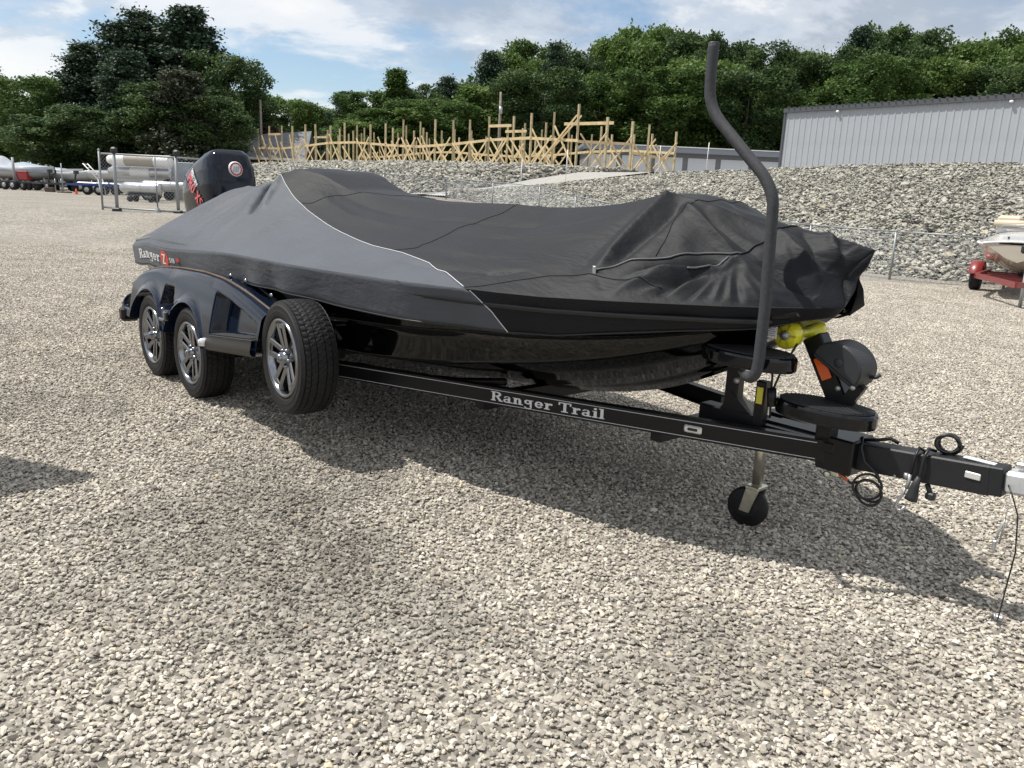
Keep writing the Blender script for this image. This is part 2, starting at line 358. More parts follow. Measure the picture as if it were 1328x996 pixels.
def big_mesh(name, v, f, tint, material, smooth=False):
    me = bpy.data.meshes.new(name); k = f.shape[1]
    me.vertices.add(len(v)); me.vertices.foreach_set('co', np.ascontiguousarray(v, dtype=np.float32).ravel())
    me.loops.add(len(f)*k); me.loops.foreach_set('vertex_index', f.astype(np.int32).ravel())
    me.polygons.add(len(f)); me.polygons.foreach_set('loop_start', (np.arange(len(f))*k).astype(np.int32))
    me.polygons.foreach_set('loop_total', np.full(len(f), k, np.int32))
    me.update(calc_edges=True)
    if tint is not None:
        at = me.attributes.new('tint', 'FLOAT', 'FACE'); at.data.foreach_set('value', tint.astype(np.float32))
    me.polygons.foreach_set('use_smooth', np.full(len(f), smooth)); me.materials.append(material); return me
STONE_STOPS = [(0, (.19, .172, .155)), (.2, (.30, .272, .232)), (.5, (.42, .385, .33)), (.78, (.55, .51, .445)), (.95, (.66, .62, .55)), (1, (.60, .51, .38))]
M_stone = attr_mat('limestone_chips', STONE_STOPS, .9, big=(1.1, .88, 1.08), bump=(160, .25, .004), stain=STAINS)
TS = 2.0
n1 = 19500
P = np.stack([RNG.uniform(-TS/2, TS/2, n1), RNG.uniform(-TS/2, TS/2, n1), RNG.uniform(-.003, .011, n1)], 1)
sz = np.clip(RNG.gamma(8, .0068/8, n1) + .0026, 0, .022)
v, f, t = stones(P, sz, seed=3)
gravel = bpy.data.objects.new('gravel', big_mesh('gravel', v, f, t, M_stone)); COL.objects.link(gravel); tag(gravel, 'loose crushed limestone covering the lot', None, kind='stuff')
ng = bpy.data.node_groups.new('lay_gravel', 'GeometryNodeTree')
ng.interface.new_socket('Geometry', in_out='INPUT', socket_type='NodeSocketGeometry'); ng.interface.new_socket('Geometry', in_out='OUTPUT', socket_type='NodeSocketGeometry')
gi, go = ng.nodes.new('NodeGroupInput'), ng.nodes.new('NodeGroupOutput')
NX, NY = 14, 9
gr = ng.nodes.new('GeometryNodeMeshGrid'); gr.inputs['Size X'].default_value = (NX-1)*TS; gr.inputs['Size Y'].default_value = (NY-1)*TS
gr.inputs['Vertices X'].default_value = NX; gr.inputs['Vertices Y'].default_value = NY
tf = ng.nodes.new('GeometryNodeTransform'); tf.inputs['Translation'].default_value = (1.0, 1.6 + (NY-1)*TS/2, 0.0)
ip = ng.nodes.new('GeometryNodeInstanceOnPoints')
rv = ng.nodes.new('FunctionNodeRandomValue'); rv.data_type = 'INT'
[s for s in rv.inputs if s.name == 'Min' and s.type == 'INT'][0].default_value = 0; [s for s in rv.inputs if s.name == 'Max' and s.type == 'INT'][0].default_value = 3
mm = ng.nodes.new('ShaderNodeMath'); mm.operation = 'MULTIPLY'; mm.inputs[1].default_value = pi/2
cx = ng.nodes.new('ShaderNodeCombineXYZ')
ng.links.new([s for s in rv.outputs if s.type == 'INT'][0], mm.inputs[0]); ng.links.new(mm.outputs[0], cx.inputs[2])
ng.links.new(gr.outputs['Mesh'], tf.inputs['Geometry']); ng.links.new(tf.outputs[0], ip.inputs['Points']); ng.links.new(gi.outputs[0], ip.inputs['Instance']); ng.links.new(cx.outputs[0], ip.inputs['Rotation'])
ng.links.new(ip.outputs[0], go.inputs[0])
gravel.modifiers.new('lay', 'NODES').node_group = ng


# ================================================================== banks, plateau, ramp
M_rock = attr_mat('riprap_stone', [(0, (.15, .15, .135)), (.25, (.27, .265, .235)), (.5, (.345, .335, .295)), (.75, (.415, .40, .345)), (.92, (.47, .455, .395)), (1, (.40, .34, .24))], .9, big=(.5, .86, 1.1), bump=(30, .4, .02))
M_dirt = mat('plateau_dirt', (.30, .28, .25), .95, noise=(1.5, .2, 8), bump=(12, .4, .03))
M_ramp = mat('packed_stone_dust', (.31, .30, .28), .95, noise=(2.5, .12, 8), bump=(20, .3, .02))
M_under = mat('bank_fill', (.16, .155, .14), .95, noise=(6, .3, 8), bump=(10, .6, .05))

def resample(poly, n):
    p = np.array(poly, float); d = np.r_[0, np.cumsum(np.linalg.norm(np.diff(p, axis=0), axis=1))]
    t = np.linspace(0, d[-1], n); return np.stack([np.interp(t, d, p[:, k]) for k in range(3)], 1)
def loft(base, crest, nu, nv, bulge=0.35, rough=.07, seed=1):
    """paired polylines -> (nu, nv, 3) grid"""
    b = np.array(base, float); c = np.array(crest, float)
    k = np.linspace(0, len(b)-1, nu); bi = np.stack([np.interp(k, range(len(b)), b[:, j]) for j in range(3)], 1); ci = np.stack([np.interp(k, range(len(c)), c[:, j]) for j in range(3)], 1)
    t = np.linspace(0, 1, nv)[None, :, None]
    G = bi[:, None]*(1-t) + ci[:, None]*t
    G[..., 2] += bulge*np.sin(pi*t[..., 0])*.5
    rg = np.random.default_rng(seed); G[..., 2] += rg.normal(0, rough, G.shape[:2])*np.sin(pi*np.clip(t[..., 0]*1.0, 0, 1))
    return G
def sample_grid(G, dens, seed, fall=None):
    """area-weighted random points on a grid surface"""
    rg = np.random.default_rng(seed); a = G[:-1, :-1]; b = G[1:, :-1]; c = G[1:, 1:]; d = G[:-1, 1:]
    ar = .5*(np.linalg.norm(np.cross(b-a, c-a), axis=-1) + np.linalg.norm(np.cross(c-a, d-a), axis=-1))
    e = ar*(dens if fall is None else dens*fall((a+c)/2)); cnt = rg.poisson(e.ravel())
    i = np.repeat(np.arange(len(cnt)), cnt); s, t = rg.random(len(i)), rg.random(len(i))
    A_, B_, C_, D_ = [k.reshape(-1, 3)[i] for k in (a, b, c, d)]
    return A_*((1-s)*(1-t))[:, None] + B_*(s*(1-t))[:, None] + C_*(s*t)[:, None] + D_*((1-s)*t)[:, None]

def fx(P):      # small plan correction of the far layout
    return [(x*.974-.0104*y, y, *r) if y > 22 else (x, y, *r) for x, y, *r in P]
front_base = fx([(46, 10, 0), (30, 13.2, 0), (14, 17.8, 0), (11, 19.6, 0), (9.6, 20.9, 0), (7.7, 23.5, .05), (4.5, 28.5, .3), (1.8, 33, .8), (-3.4, 41.2, 1.5)])
front_crest = fx([(46, 20, 3.65), (30, 26, 3.65), (20, 30.5, 3.62), (16.5, 33, 3.55), (14.3, 37, 3.5), (12.2, 42, 3.42), (9.6, 49, 3.40), (4.6, 46.0, 2.7), (-3.0, 41.6, 1.6)])
G1 = loft(front_base, front_crest, 110, 16, seed=2)
back_base = fx([(-26, 66, .5), (-21.5, 54, .5), (-16, 47, .4), (-9, 44.5, 1.0), (-4.2, 45.2, 1.64), (1.2, 50.5, 2.68), (6.0, 54.0, 3.36), (9, 58, 3.46)])
back_crest = fx([(-30, 74, .6), (-24.5, 71, 3.3), (-17, 66, 3.65), (-10, 59, 3.68), (-3.3, 55, 3.70), (2.4, 54, 3.72), (6.6, 55.2, 3.68), (9.5, 58.6, 3.66)])
G2 = loft(back_base, back_crest, 90, 12, seed=3)
for nm, G in (('near_bank', G1), ('far_bank', G2)):
    q = G.copy(); q[..., 2] -= .05
    tag(MB().grid(q, flip=True).build(nm, M_under), kind='structure')
def rocks(nm, G, dens, size, seed, lab, fall=None):
    p = sample_grid(G, dens, seed, fall); rg = np.random.default_rng(seed)
    s_ = rg.gamma(7, size/7, len(p)) + size*.25; p[:, 2] += rg.uniform(-.02, .08, len(p))
    v, f, t = stones(p, s_, (.5, .22, .5), seed)
    o = bpy.data.objects.new(nm, big_mesh(nm, v, f, t, M_rock)); COL.objects.link(o); tag(o, lab, None, kind='stuff')
rocks('riprap', G1, 105, .050, 11, 'broken grey riprap stone covering the near bank', lambda c: np.clip((30-c[..., 0])/14, .04, 1)*np.clip(34/np.maximum(c[..., 1], 1), .35, 1))
rocks('riprap', G2, 34, .09, 12, 'broken grey riprap stone covering the far bank', lambda c: np.clip((c[..., 0]+45)/20, .1, 1))
# ramp strip between the banks, then the plateau sheet
RAMP_L = fx([(-7, 39.5, 1.35), (-3.4, 41.8, 1.62), (0.5, 43.9, 2.1), (4.6, 46.4, 2.77), (8.6, 49.0, 3.41), (11.0, 53.5, 3.45), (14, 60, 3.5)])
RAMP_R = fx([(-9, 44.5, 1.3), (-4.2, 45.4, 1.66), (-1.3, 47.6, 2.1), (1.4, 50.4, 2.74), (4.4, 53.3, 3.36), (6.4, 56.5, 3.46), (8, 62, 3.52)])
tag(MB().grid(np.stack([resample(RAMP_L, 40), resample(RAMP_R, 40)], 1)).build('ramp_road', M_ramp), kind='structure')
pl = MB()
cr = np.array(front_crest[:7])[::-1]; bc = np.array(back_crest)
edge = np.concatenate([bc, cr]); far_y = 1100
E1 = edge.copy(); E1[:, 2] = np.minimum(edge[:, 2]-.02, 3.63); E2 = edge.copy(); E2[:, 1] = 150; E2[:, 2] = 3.6; E2[:, 0] *= 2.2; E3 = E2.copy(); E3[:, 1] = far_y; E3[:, 0] *= 6; E3[:, 2] = 3.4
pl.grid(np.stack([E1, E2, E3], 1))
tag(pl.build('plateau', M_dirt), kind='structure')

# ================================================================== metal building on the plateau
M_bwall = mat('grey_steel_siding', (.335, .355, .385), .45, spec=.4, noise=(1.2, .05))
M_btrim = mat('charcoal_trim', (.07, .075, .085), .4)
b0, b1 = np.array([13.75, 44.0]), np.array([26.4, 28.6])
L = np.linalg.norm(b1-b0); d = (b1-b0)/L; ang = atan2(d[1], d[0]); BH = 2.95
bld = empty('warehouse', (b0[0], b0[1], 3.6), ang, 'long grey steel warehouse with ribbed siding above the stone bank', 'warehouse')
NP_ = 20; PW = L/NP_
def panel_mesh():
    m = MB(); xs_ = []; 
    prof = [(0, 0)]
    for k in range(3):
        c = (k+.5)*PW/3; prof += [(c-.055, 0), (c-.03, -.022), (c+.03, -.022), (c+.055, 0)]
    prof += [(PW, 0)]
    G = np.array([[(x, y, z) for z in (0.0, BH)] for x, y in prof]); m.grid(G, smooth=False); return m
pm = panel_mesh().mesh('wall_panel', M_bwall)
for k in range(NP_):
    o = bpy.data.objects.new('wall_panel', pm); COL.objects.link(o); o.parent = bld; o.location = (k*PW, 0, .0)
m = MB(); m.box((L/2, .30+6, BH/2), (L-.02, 12, BH-.02)); m.build('wall_core', M_bwall, bld)
m = MB(); m.box((L/2, -.06, BH+.06), (L+.2, .16, .20)); m.box((-.05, .05, BH/2), (.12, .22, BH)); m.build('corner_trim', M_btrim, bld)
m = MB()
for k in range(NP_*3): m.box(((k+.5)*PW/3, .25, BH+.185), (.07, .9, .05))
m.box((L/2, 6, BH+.13), (L+.2, 12.2, .05)); m.build('roof', M_btrim, bld)
for x in (2.95, 10.8):
    lt = MB(); lt.box((x, -.12, BH-.13), (.15, .14, .10), bev=.03); lt.build('wall_light', M_white, bld)

# ------------------------------------------------------------------ low storage building
M_roofm = mat('blue_grey_roof', (.20, .225, .26), .45)
M_door = mat('pale_roll_door', (.58, .62, .67), .5)
sb = empty('storage_building', (8.0, 76, 3.55), .02, 'long low storage building with pale roll-up doors behind the ramp', 'storage building')
m = MB(); m.box((11, 4, 1.35), (26, 7.8, 2.7)); m.build('wall', mat('storage_wall', (.16, .17, .19), .6), sb)
m = MB(); m.box((11, 3.8, 3.05), (27, 9, .28)); m.box((11, -.72, 2.86), (27, .12, .42)); m.build('roof', M_roofm, sb)
m = MB(); m.box((11, -.80, 3.16), (27.1, .1, .08)); m.build('gutter', M_white, sb)
dm = MB().box((0, 0, 1.12), (2.55, .05, 2.3))
for k in range(8): dm.box((0, -.032, .2+k*.27), (2.5, .02, .03))
dme = dm.mesh('roll_door', M_door)
for k in range(8):
    o = bpy.data.objects.new('roll_door', dme); COL.objects.link(o); o.parent = sb; o.location = (-.6+k*3.05, .06, 0)

# ------------------------------------------------------------------ house far left
hs = empty('house', (-33.2, 90, 1.1), .12, 'low house with grey gable roof behind the timber frame', 'house')
m = MB(); m.box((1.5, 0, 1.7), (15, 8, 3.4)); m.build('wall', mat('dark_red_brick', (.10, .055, .045), .8, noise=(3, .3)), hs)
m = MB(); m.add([(-6.6, -4.7, 3.2), (10.0, -4.7, 3.4), (10.0, 0, 6.6), (-3.0, 0, 5.2), (-6.6, 4.7, 3.2), (10.0, 4.7, 3.4)], [(0, 1, 2, 3), (3, 2, 5, 4), (0, 3, 4)]); m.build('roof', mat('grey_shingle', (.16, .165, .175), .9, noise=(2, .2)), hs)
m = MB(); m.beam((-6.7, -4.75, 3.15), (10.1, -4.75, 3.35), .06, .25); m.build('fascia', M_white, hs)
m = MB(); m.box((-8.2, -2, 1.4), (3.4, 5, 2.8)); m.build('garage', mat('white_siding', (.45, .46, .48), .6), hs)

# ================================================================== timber pole frame
M_post = mat('treated_post', (.42, .35, .21), .8, noise=(4, .22))
M_lumber = mat('new_lumber', (.56, .44, .25), .75, noise=(3, .18))
C0 = np.array([3.75, 57.0]); LD = np.array([-.737, .676]); RD = np.array([.676, .737])
tfm = empty('timber_frame', (C0[0], C0[1], 3.6), 0, 'unfinished timber pole frame of bare posts and crossed braces on the bank', 'timber frame')
rg = random.Random(5)
def W2(a, b, z): q = LD*a + RD*b; return np.array([q[0], q[1], z])
posts = []
NC, SP = 21, 2.10
for r, b in enumerate((0, 4.0, 8.2, 12.3)):
    for k in range(NC):
        a = k*SP + rg.uniform(-.25, .25)
        if r in (1, 2) and rg.random() < .25: continue
        h = 3.75 + rg.uniform(-.14, .18) + (.5 if (k == 0 and r == 0) else 0) - .3*(r == 3)
        posts.append((a, b, h))
bn = MB()
def stick(nm, p, q, w, h, mt):
    m = MB().beam(p, q, w, h); o = m.build(nm, mt, tfm)
for (a, b, h) in posts:
    ln = rg.uniform(-.03, .03); p = W2(a, b, -.3); q = W2(a+ln, b+rg.uniform(-.03, .03), h)
    stick('post', p, q, .13, .13, M_post)
for r, b in enumerate((0, 4.0, 8.2, 12.3)):
    bo = b - .11
    for k in range(0, NC-1):
        a0, a1 = k*SP, (k+1)*SP
        if k % 2 == 0 and k < NC-2 and (r in (0, 3)): stick('girt', W2(a0-.1, bo, 1.95+.02*rg.random()+.25*sin(k*.6)), W2(a0+2*SP+.1, bo, 1.95+.25*sin((k+2)*.6)), .05, .19, M_lumber)
        if rg.random() < (.95 if r == 0 else .45): stick('brace', W2(a0, bo-.06, -.05), W2(a1-.1, bo-.06, 2.1+rg.uniform(-.3, .9)), .04, .12, M_lumber)
        if rg.random() < (.65 if r == 0 else .4): stick('brace', W2(a1, bo-.11, -.05), W2(a0+.1, bo-.11, 1.9+rg.uniform(-.3, .8)), .04, .12, M_lumber)
        if rg.random() < .05: stick('girt', W2(a0-.1, bo-.02, 3.1), W2(a1+.1, bo-.02, 3.12), .05, .2, M_lumber)
# end wall of the frame, near corner to the right
for k in range(4):
    b0_, b1_ = k*3.1, (k+1)*3.1
    if k < 3: pass
    if k in (1, 2): stick('post', W2(-.1, b0_, -.3), W2(-.12, b0_, 3.8), .16, .16, M_post)
    stick('brace', W2(-.16, b0_, 0), W2(-.16, b1_, 2.8), .04, .12, M_lumber)
    stick('brace', W2(-.22, b1_, 0), W2(-.22, b0_, 2.4), .04, .12, M_lumber)
stick('girt', W2(-.11, -.1, 1.9), W2(-.11, 6.2, 2.2), .05, .19, M_lumber); stick('girt', W2(-.11, 6.2, 1.6), W2(-.11, 12.5, 1.4), .05, .19, M_lumber)
stick('girt', W2(0, 4.0, 3.5), W2(4.6, 4.0, 3.55), .05, .22, M_lumber)
stick('brace', W2(-.2, 12.2, 2.7), W2(-.2, 9.2, .6), .04, .12, M_lumber); stick('brace', W2(-.2, 0, 3.6), W2(2.6, -.2, 1.0), .04, .12, M_lumber); stick('brace', W2(0, -.25, 3.6), W2(3.6, -.25, .1), .04, .12, M_lumber)
# slanting loose boards leaning at the far left end
for k in range(4): stick('brace', W2(NC*SP-3-k*2.1, -.4, 0), W2(NC*SP-.6-k*2.6, -.35, 3.0), .05, .15, M_lumber)

# ------------------------------------------------------------------ utility poles
M_pole = mat('weathered_pole', (.22, .19, .16), .9, noise=(5, .25))
def utility(nm, x, y, z0, h, lab, arm=True):
    o = empty(nm, (x, y, z0), 0, lab, 'utility pole'); MB().tube([(0, 0, -.2), (0, 0, h*.5), (0, 0, h)], [.15, .13, .10], 8).build('pole', M_pole, o)
    if arm:
        MB().lathe([(0, 0), (.16, .02), (.16, .6), (0, .62)], (.05, -.3, h-1.9), 'z', 10).build('transformer', M_galv, o)
utility('utility_pole', -27.5, 87, 3.2, 7.1, 'thin grey utility pole left of the timber frame', False)
utility('utility_pole', -2.2, 76, 3.6, 7.2, 'thin utility pole with a transformer behind the timber frame')

# ------------------------------------------------------------------ white stakes along the ramp
for (x, y, z, h, lb) in [(x_*.974-.0104*y_, y_, *r_) for x_, y_, *r_ in [(.48, 47.5, 2.05, 1.65, 'first white stake on the left, in front of the far bank'), (3.05, 46.2, 2.55, 1.75, 'tall white stake at the low edge of the ramp road'), (9.3, 51.5, 3.6, 1.5, 'white stake at the top of the ramp beside the timber frame end'), (12.0, 50.0, 3.6, 1.7, 'rightmost white stake in front of the storage building doors')]]:
    o = MB().tube([(0, 0, -.1), (.01, 0, h*.5), (.03, 0, h)], .022, 6).build('marker_stake', M_white, loc=(x, y, z)); tag(o, lb, 'stake', 'white marker stakes by the ramp')

# small black tarped heap on the plateau
m = MB(); 
for (x, h, w) in ((-.9, .5, .9), (.4, .38, 1.1), (1.5, .3, .7)):
    m.lathe([(w*sin(t), h*cos(t)) for t in np.linspace(.01, pi/2, 7)], (x, 0, 0), 'z', 14)
o = m.build('tarped_heap', mat('black_tarp', (.02, .022, .03), .4), loc=(11.9, 60, 3.47)); tag(o, 'low black tarp-covered heap at the top of the ramp', 'tarp heap')

# ================================================================== trees
BARK = mat('bark', (.10, .08, .06), .95, noise=(6, .3))
def leafmat(nm, a, b, c, tr=.22):
    return attr_mat(nm, [(0, a), (.55, b), (1, c)], .6, trans=tr, spec=.25)
LM = {
 'dark': leafmat('dark_oak_leaves', (.032, .060, .024), (.062, .108, .036), (.12, .175, .06), .3),
 'mid': leafmat('mid_green_leaves', (.042, .080, .020), (.08, .142, .036), (.15, .215, .06), .32),
 'light': leafmat('fresh_green_leaves', (.06, .11, .025), (.11, .18, .045), (.18, .25, .08), .32),
 'pine': leafmat('pine_needles', (.024, .046, .030), (.044, .076, .044), (.085, .12, .062), .18),
 'brown': leafmat('browned_needles', (.028, .038, .023), (.050, .060, .036), (.082, .088, .052), .18),
 'red': leafmat('dark_red_leaves', (.035, .014, .014), (.065, .028, .024), (.10, .05, .04), .2)}
def leaves(P, size, seed, up=.35):
    rg = np.random.default_rng(seed); n = len(P)
    nrm = rg.normal(0, 1, (n, 3)); nrm[:, 2] = np.abs(nrm[:, 2]) + up; nrm /= np.linalg.norm(nrm, axis=1)[:, None]
    a = np.cross(nrm, rg.normal(0, 1, (n, 3))); a /= np.linalg.norm(a, axis=1)[:, None]; b = np.cross(nrm, a)
    s = (size*rg.uniform(.6, 1.35, n))[:, None]; a = a*s; b = b*s*.62
    v = np.stack([P-a, P-b*.9+a*.1, P+a, P+b+a*.1], 1).reshape(-1, 3)
    f = np.arange(n*4).reshape(n, 4); return v, f
def crown_mesh(kind, h, w, n, seed, lm, leaf):
    """h: height, w: crown width"""
    rg = np.random.default_rng(seed); pts = []; tint = []
    if kind == 'oak':
        base = .14*h; nb = 95
        for k in range(nb):
            t = rg.uniform(0, 1)**.8; zc_ = base + (h-base)*(.08+.86*t)
            env = w/2*(sin(pi*min(1, .22+.74*(1-t)**.75)))**.8
            a = rg.uniform(0, 2*pi); rr = env*sqrt(rg.uniform(.15, 1))*.86; R = rg.uniform(.075, .15)*w*(.75+.5*(1-t))
            c = np.array([rr*cos(a), rr*sin(a), zc_]); m_ = int(n/nb*rg.uniform(.6, 1.4))
            d = rg.normal(0, 1, (m_, 3)); d /= np.linalg.norm(d, axis=1)[:, None]; rad = R*rg.uniform(.35, 1.08, m_)**.6
            p = c + d*rad[:, None]*np.array([1.15, 1.15, .72]); p += rg.normal(0, .05*w*.3, p.shape)
            pts.append(p); tint.append(np.clip(rg.normal(.45, .16, m_) + rg.normal(0, .17), 0, 1))
    elif kind in ('pine', 'spruce'):
        nl = int(h*2.6)
        for k in range(nl):
            t = rg.uniform(0.0, 1); zc_ = h*(.12+.86*t) if kind == 'pine' else h*(.06+.93*t)
            env = w/2*((1-t)**.55*.95+.10) if kind == 'pine' else w/2*((1-t)*.95+.04)
            if kind == 'pine': env *= rg.uniform(.55, 1.1)
            nbq = 4 if kind == 'pine' else 5
            for q in range(nbq):
                a = rg.uniform(0, 2*pi); Lb = env*rg.uniform(.7, 1.05); m_ = max(6, int(n/nl/nbq))
                s_ = rg.uniform(.12, 1, m_)**.7*Lb
                droop = (-.12 if kind == 'spruce' else .10)
                p = np.stack([s_*cos(a), s_*sin(a), zc_ + droop*s_ + rg.normal(0, .10+.02*w, m_)], 1)
                p[:, 0] += rg.normal(0, .055*w, m_); p[:, 1] += rg.normal(0, .055*w, m_)
                pts.append(p); tint.append(np.clip(rg.normal(.42, .16, m_) + rg.normal(0, .15), 0, 1))
    p = np.concatenate(pts); t = np.concatenate(tint)
    v, f = leaves(p, leaf, seed+1); return big_mesh('crown', v, f, t, LM[lm])
def trunk_mesh(kind, h, w, seed):
    rg = random.Random(seed); m = MB(); r = .018*h
    top = h*(.75 if kind == 'oak' else .95)
    pts = [(rg.uniform(-.02, .02)*h*k/5, rg.uniform(-.02, .02)*h*k/5, -.3 + (top+.3)*k/5) for k in range(6)]
    m.tube(pts, [r*1.2, r, r*.85, r*.65, r*.42, r*.12], 8)
    for k in range(9 if kind == 'oak' else 12):
        i = rg.randint(1, 4); a = rg.uniform(0, 2*pi); Lb = w*.42*(1 - .13*i)*rg.uniform(.7, 1); b = pts[i]; up_ = .75 if kind == 'oak' else .05
        m.tube([b, (b[0]+Lb*.5*cos(a), b[1]+Lb*.5*sin(a), b[2]+Lb*up_*.5), (b[0]+Lb*cos(a), b[1]+Lb*sin(a), b[2]+Lb*up_)], [r*.4, r*.25, r*.06], 5)
    return m.mesh('trunk', BARK)
PROTO = {}
def proto(key, kind, h, w, n, lm, leaf, seed): PROTO[key] = (crown_mesh(kind, h, w, n, seed, lm, leaf), trunk_mesh(kind, h, w, seed), h, w)
proto('oakA', 'oak', 20, 13, 24000, 'dark', .21, 21); proto('oakB', 'oak', 20, 12, 24000, 'mid', .21, 22); proto('oakC', 'oak', 20, 14, 24000, 'dark', .22, 23)
proto('oakL', 'oak', 14, 11, 20000, 'light', .19, 24); proto('pineA', 'pine', 21, 11, 30000, 'pine', .20, 25); proto('pineB', 'pine', 21, 10, 30000, 'pine', .20, 26)
proto('brown', 'pine', 15, 9.5, 20000, 'brown', .19, 27); proto('spruce', 'spruce', 16, 7, 18000, 'mid', .18, 28); proto('red', 'oak', 7, 8, 10000, 'red', .17, 29)
def tree(key, x, y, z, h, lab, grp, wid=None, rz=None, nm='tree'):
    cm, tm, h0, w0 = PROTO[key]; sc = h/h0; sw = sc if wid is None else wid/w0
    o = empty({'p': 'pine_tree', 's': 'spruce_tree', 'b': 'pine_tree', 'o': 'oak_tree', 'r': 'red_leaf_tree'}[key[0]], (x, y, z), random.uniform(0, 6.28) if rz is None else rz, lab, 'tree', grp)
    o.scale = (sw, sw, sc)
    for nm_, me in (('crown', cm), ('trunk', tm)):
        c = bpy.data.objects.new(nm_, me); COL.objects.link(c); c.parent = o
def sight(px, py):
    return fw + R_*((px-664)/1031) - U_*((py-498)/1031)
def at(px, D, z):   # x of the spot on the plan seen along column px, D metres out
    d = sight(px, 225); return d.x/d.y*D
def hgt(px, ytop, D, z0):
    d = sight(px, ytop); return 1.524 + d.z/d.y*D - z0
G_L, G_R = 'trees behind the boat yard', 'trees of the wood behind the buildings'
LT = [  # left clump: key, column, top row, distance, label
 ('oakL', 8, 128, 92, 'light green leafy tree at the far left edge, behind the covered boat'), ('pineB', -5, 86, 120, 'hazy tall pine showing above the tree at the far left edge'),
 ('oakB', 45, 97, 86, 'round bright-edged green tree left of the tall pine clump'), ('oakL', 88, 102, 100, 'paler tree peeping out between the round tree and the pine clump'),
 ('pineB', 118, 62, 88, 'broad dark pine forming the left shoulder of the tall clump'), ('pineA', 160, 32, 92, 'dark pine left of the tallest pine in the clump'),
 ('pineA', 200, 16, 94, 'tallest dark pine in the clump left of the boat motor'), ('pineA', 170, 66, 82, 'dark green lower pine in front of the tallest pine'),
 ('pineB', 256, 16, 92, 'second tall dark pine with a narrow head, right of the tallest'), ('pineB', 232, 38, 98, 'pine filling the gap between the two tall pine heads'),
 ('brown', 240, 92, 78, 'slightly brownish low-branched pine directly behind the chain-link gate'), ('oakC', 292, 70, 90, 'dark leafy tree on the right shoulder of the tall clump'),
 ('oakA', 215, 110, 80, 'dark low tree behind the chain-link gate, left of the brownish pine'), ('oakA', 275, 128, 80, 'low dark tree behind the boat motor'),
 ('oakC', 308, 108, 96, 'rightmost dark tree of the tall clump, above the boat motor'), ('oakA', 75, 150, 80, 'low dark bush-like tree behind the trailers'), ('oakA', 130, 140, 79, 'low dark tree behind the blue trailer')]
for key, px, yt, D, lab in LT:
    z = .9; h = hgt(px, yt, D, z); tree(key, at(px, D, 0), D, z, h*1.02, lab, G_L, wid=min(14, max(9.5, h*.72)))
MTs = [('oakL', 340, 124, 118, 'sunlit green tree behind the thin utility pole'), ('red', 330, 165, 95, 'dark red-leaved tree left of the grey-roofed house'), ('oakL', 378, 129, 118, 'rounded light green tree above the house roof'), ('oakL', 408, 140, 124, 'small light green tree right of the house roof'),
 ('oakA', 432, 150, 130, 'dark far tree in the dip of the tree line'), ('pineB', 450, 122, 112, 'dark pine at the left end of the long wood'), ('oakB', 476, 118, 108, 'mid green tree near the left end of the long wood'), ('spruce', 513, 91, 100, 'pointed bright green conifer rising above the left end of the timber frame'),
 ('oakB', 500, 142, 98, 'low green tree in front of the pointed conifer'), ('oakB', 545, 128, 98, 'green tree just right of the pointed conifer'), ('oakL', 470, 160, 96, 'low light green tree at the foot of the wood, left part')]
for key, px, yt, D, lab in MTs:
    z = 3.4; h = hgt(px, yt, D, z); tree(key, at(px, D, 0), D, z, h*1.02, lab, G_R, wid=(8 if key in ('red', 'spruce') else max(9, min(14, h*.75))))
prof = [(540, 112), (575, 107), (605, 104), (630, 80), (655, 72), (690, 55), (715, 64), (745, 64), (765, 84), (800, 52), (830, 38), (860, 48), (895, 46), (925, 56), (955, 66), (985, 62), (1000, 88), (1030, 72), (1060, 66), (1095, 48), (1125, 36), (1160, 40), (1195, 56), (1215, 68), (1250, 58), (1290, 42), (1325, 44), (1360, 50), (1400, 50)]
keys = ['oakA', 'pineA', 'oakB', 'pineB', 'oakL', 'oakB', 'pineA', 'oakA', 'pineB', 'oakL', 'oakL', 'oakC', 'oakA', 'oakC', 'pineA', 'oakA', 'pineB', 'oakL', 'oakC', 'pineB', 'oakB', 'oakC', 'oakB', 'pineA', 'oakL', 'oakB', 'oakC', 'oakA', 'oakB']
where = ['over the left part of the timber frame', 'over the left middle of the timber frame', 'behind the transformer pole', 'left of the tallest tree behind the timber frame', 'behind the middle of the timber frame', 'above the timber frame, a broad domed head', 'between two domed heads above the timber frame', 'behind the tallest timber post', 'in the notch left of the pale-leaved tall tree', 'left half of the tall pale-barked pair above the frame end', 'tallest pale-leaved tree above the end of the timber frame', 'right shoulder of the tallest tree left of the black guide pole', 'just left of the top of the black guide pole', 'directly behind the top of the black guide pole', 'right of the black guide pole, thin-topped', 'above the storage building, open-topped', 'in the low gap left of the steel warehouse', 'above the left corner of the warehouse', 'above the warehouse, right of its left corner', 'above the left wall light of the warehouse', 'highest head above the warehouse, left of centre', 'right of the highest head above the warehouse', 'above the middle of the warehouse roof', 'in the dip above the warehouse roof', 'right of the dip above the warehouse roof', 'above the right wall light of the warehouse', 'at the top right corner of the view', 'beyond the right edge of the view', 'far beyond the right edge of the view']
desc = {'oakA': 'dark green leafy tree', 'oakB': 'mid green leafy tree', 'oakC': 'broad dark leafy tree', 'pineA': 'dark pine', 'pineB': 'slim dark pine', 'oakL': 'light green leafy tree'}
for i, ((px, yt), k, wh) in enumerate(zip(prof, keys, where)):
    D = 104 + (i % 3)*7; z = 3.5; h = hgt(px, yt - (6 if k[0] == 'p' else 0), D, z); tree(k, at(px, D, 0), D, z, h*1.03, (desc[k] + ' ' + wh), G_R, wid=(max(8.5, min(13, h*.62)) if k[0] == 'o' else max(7.5, h*.42)))
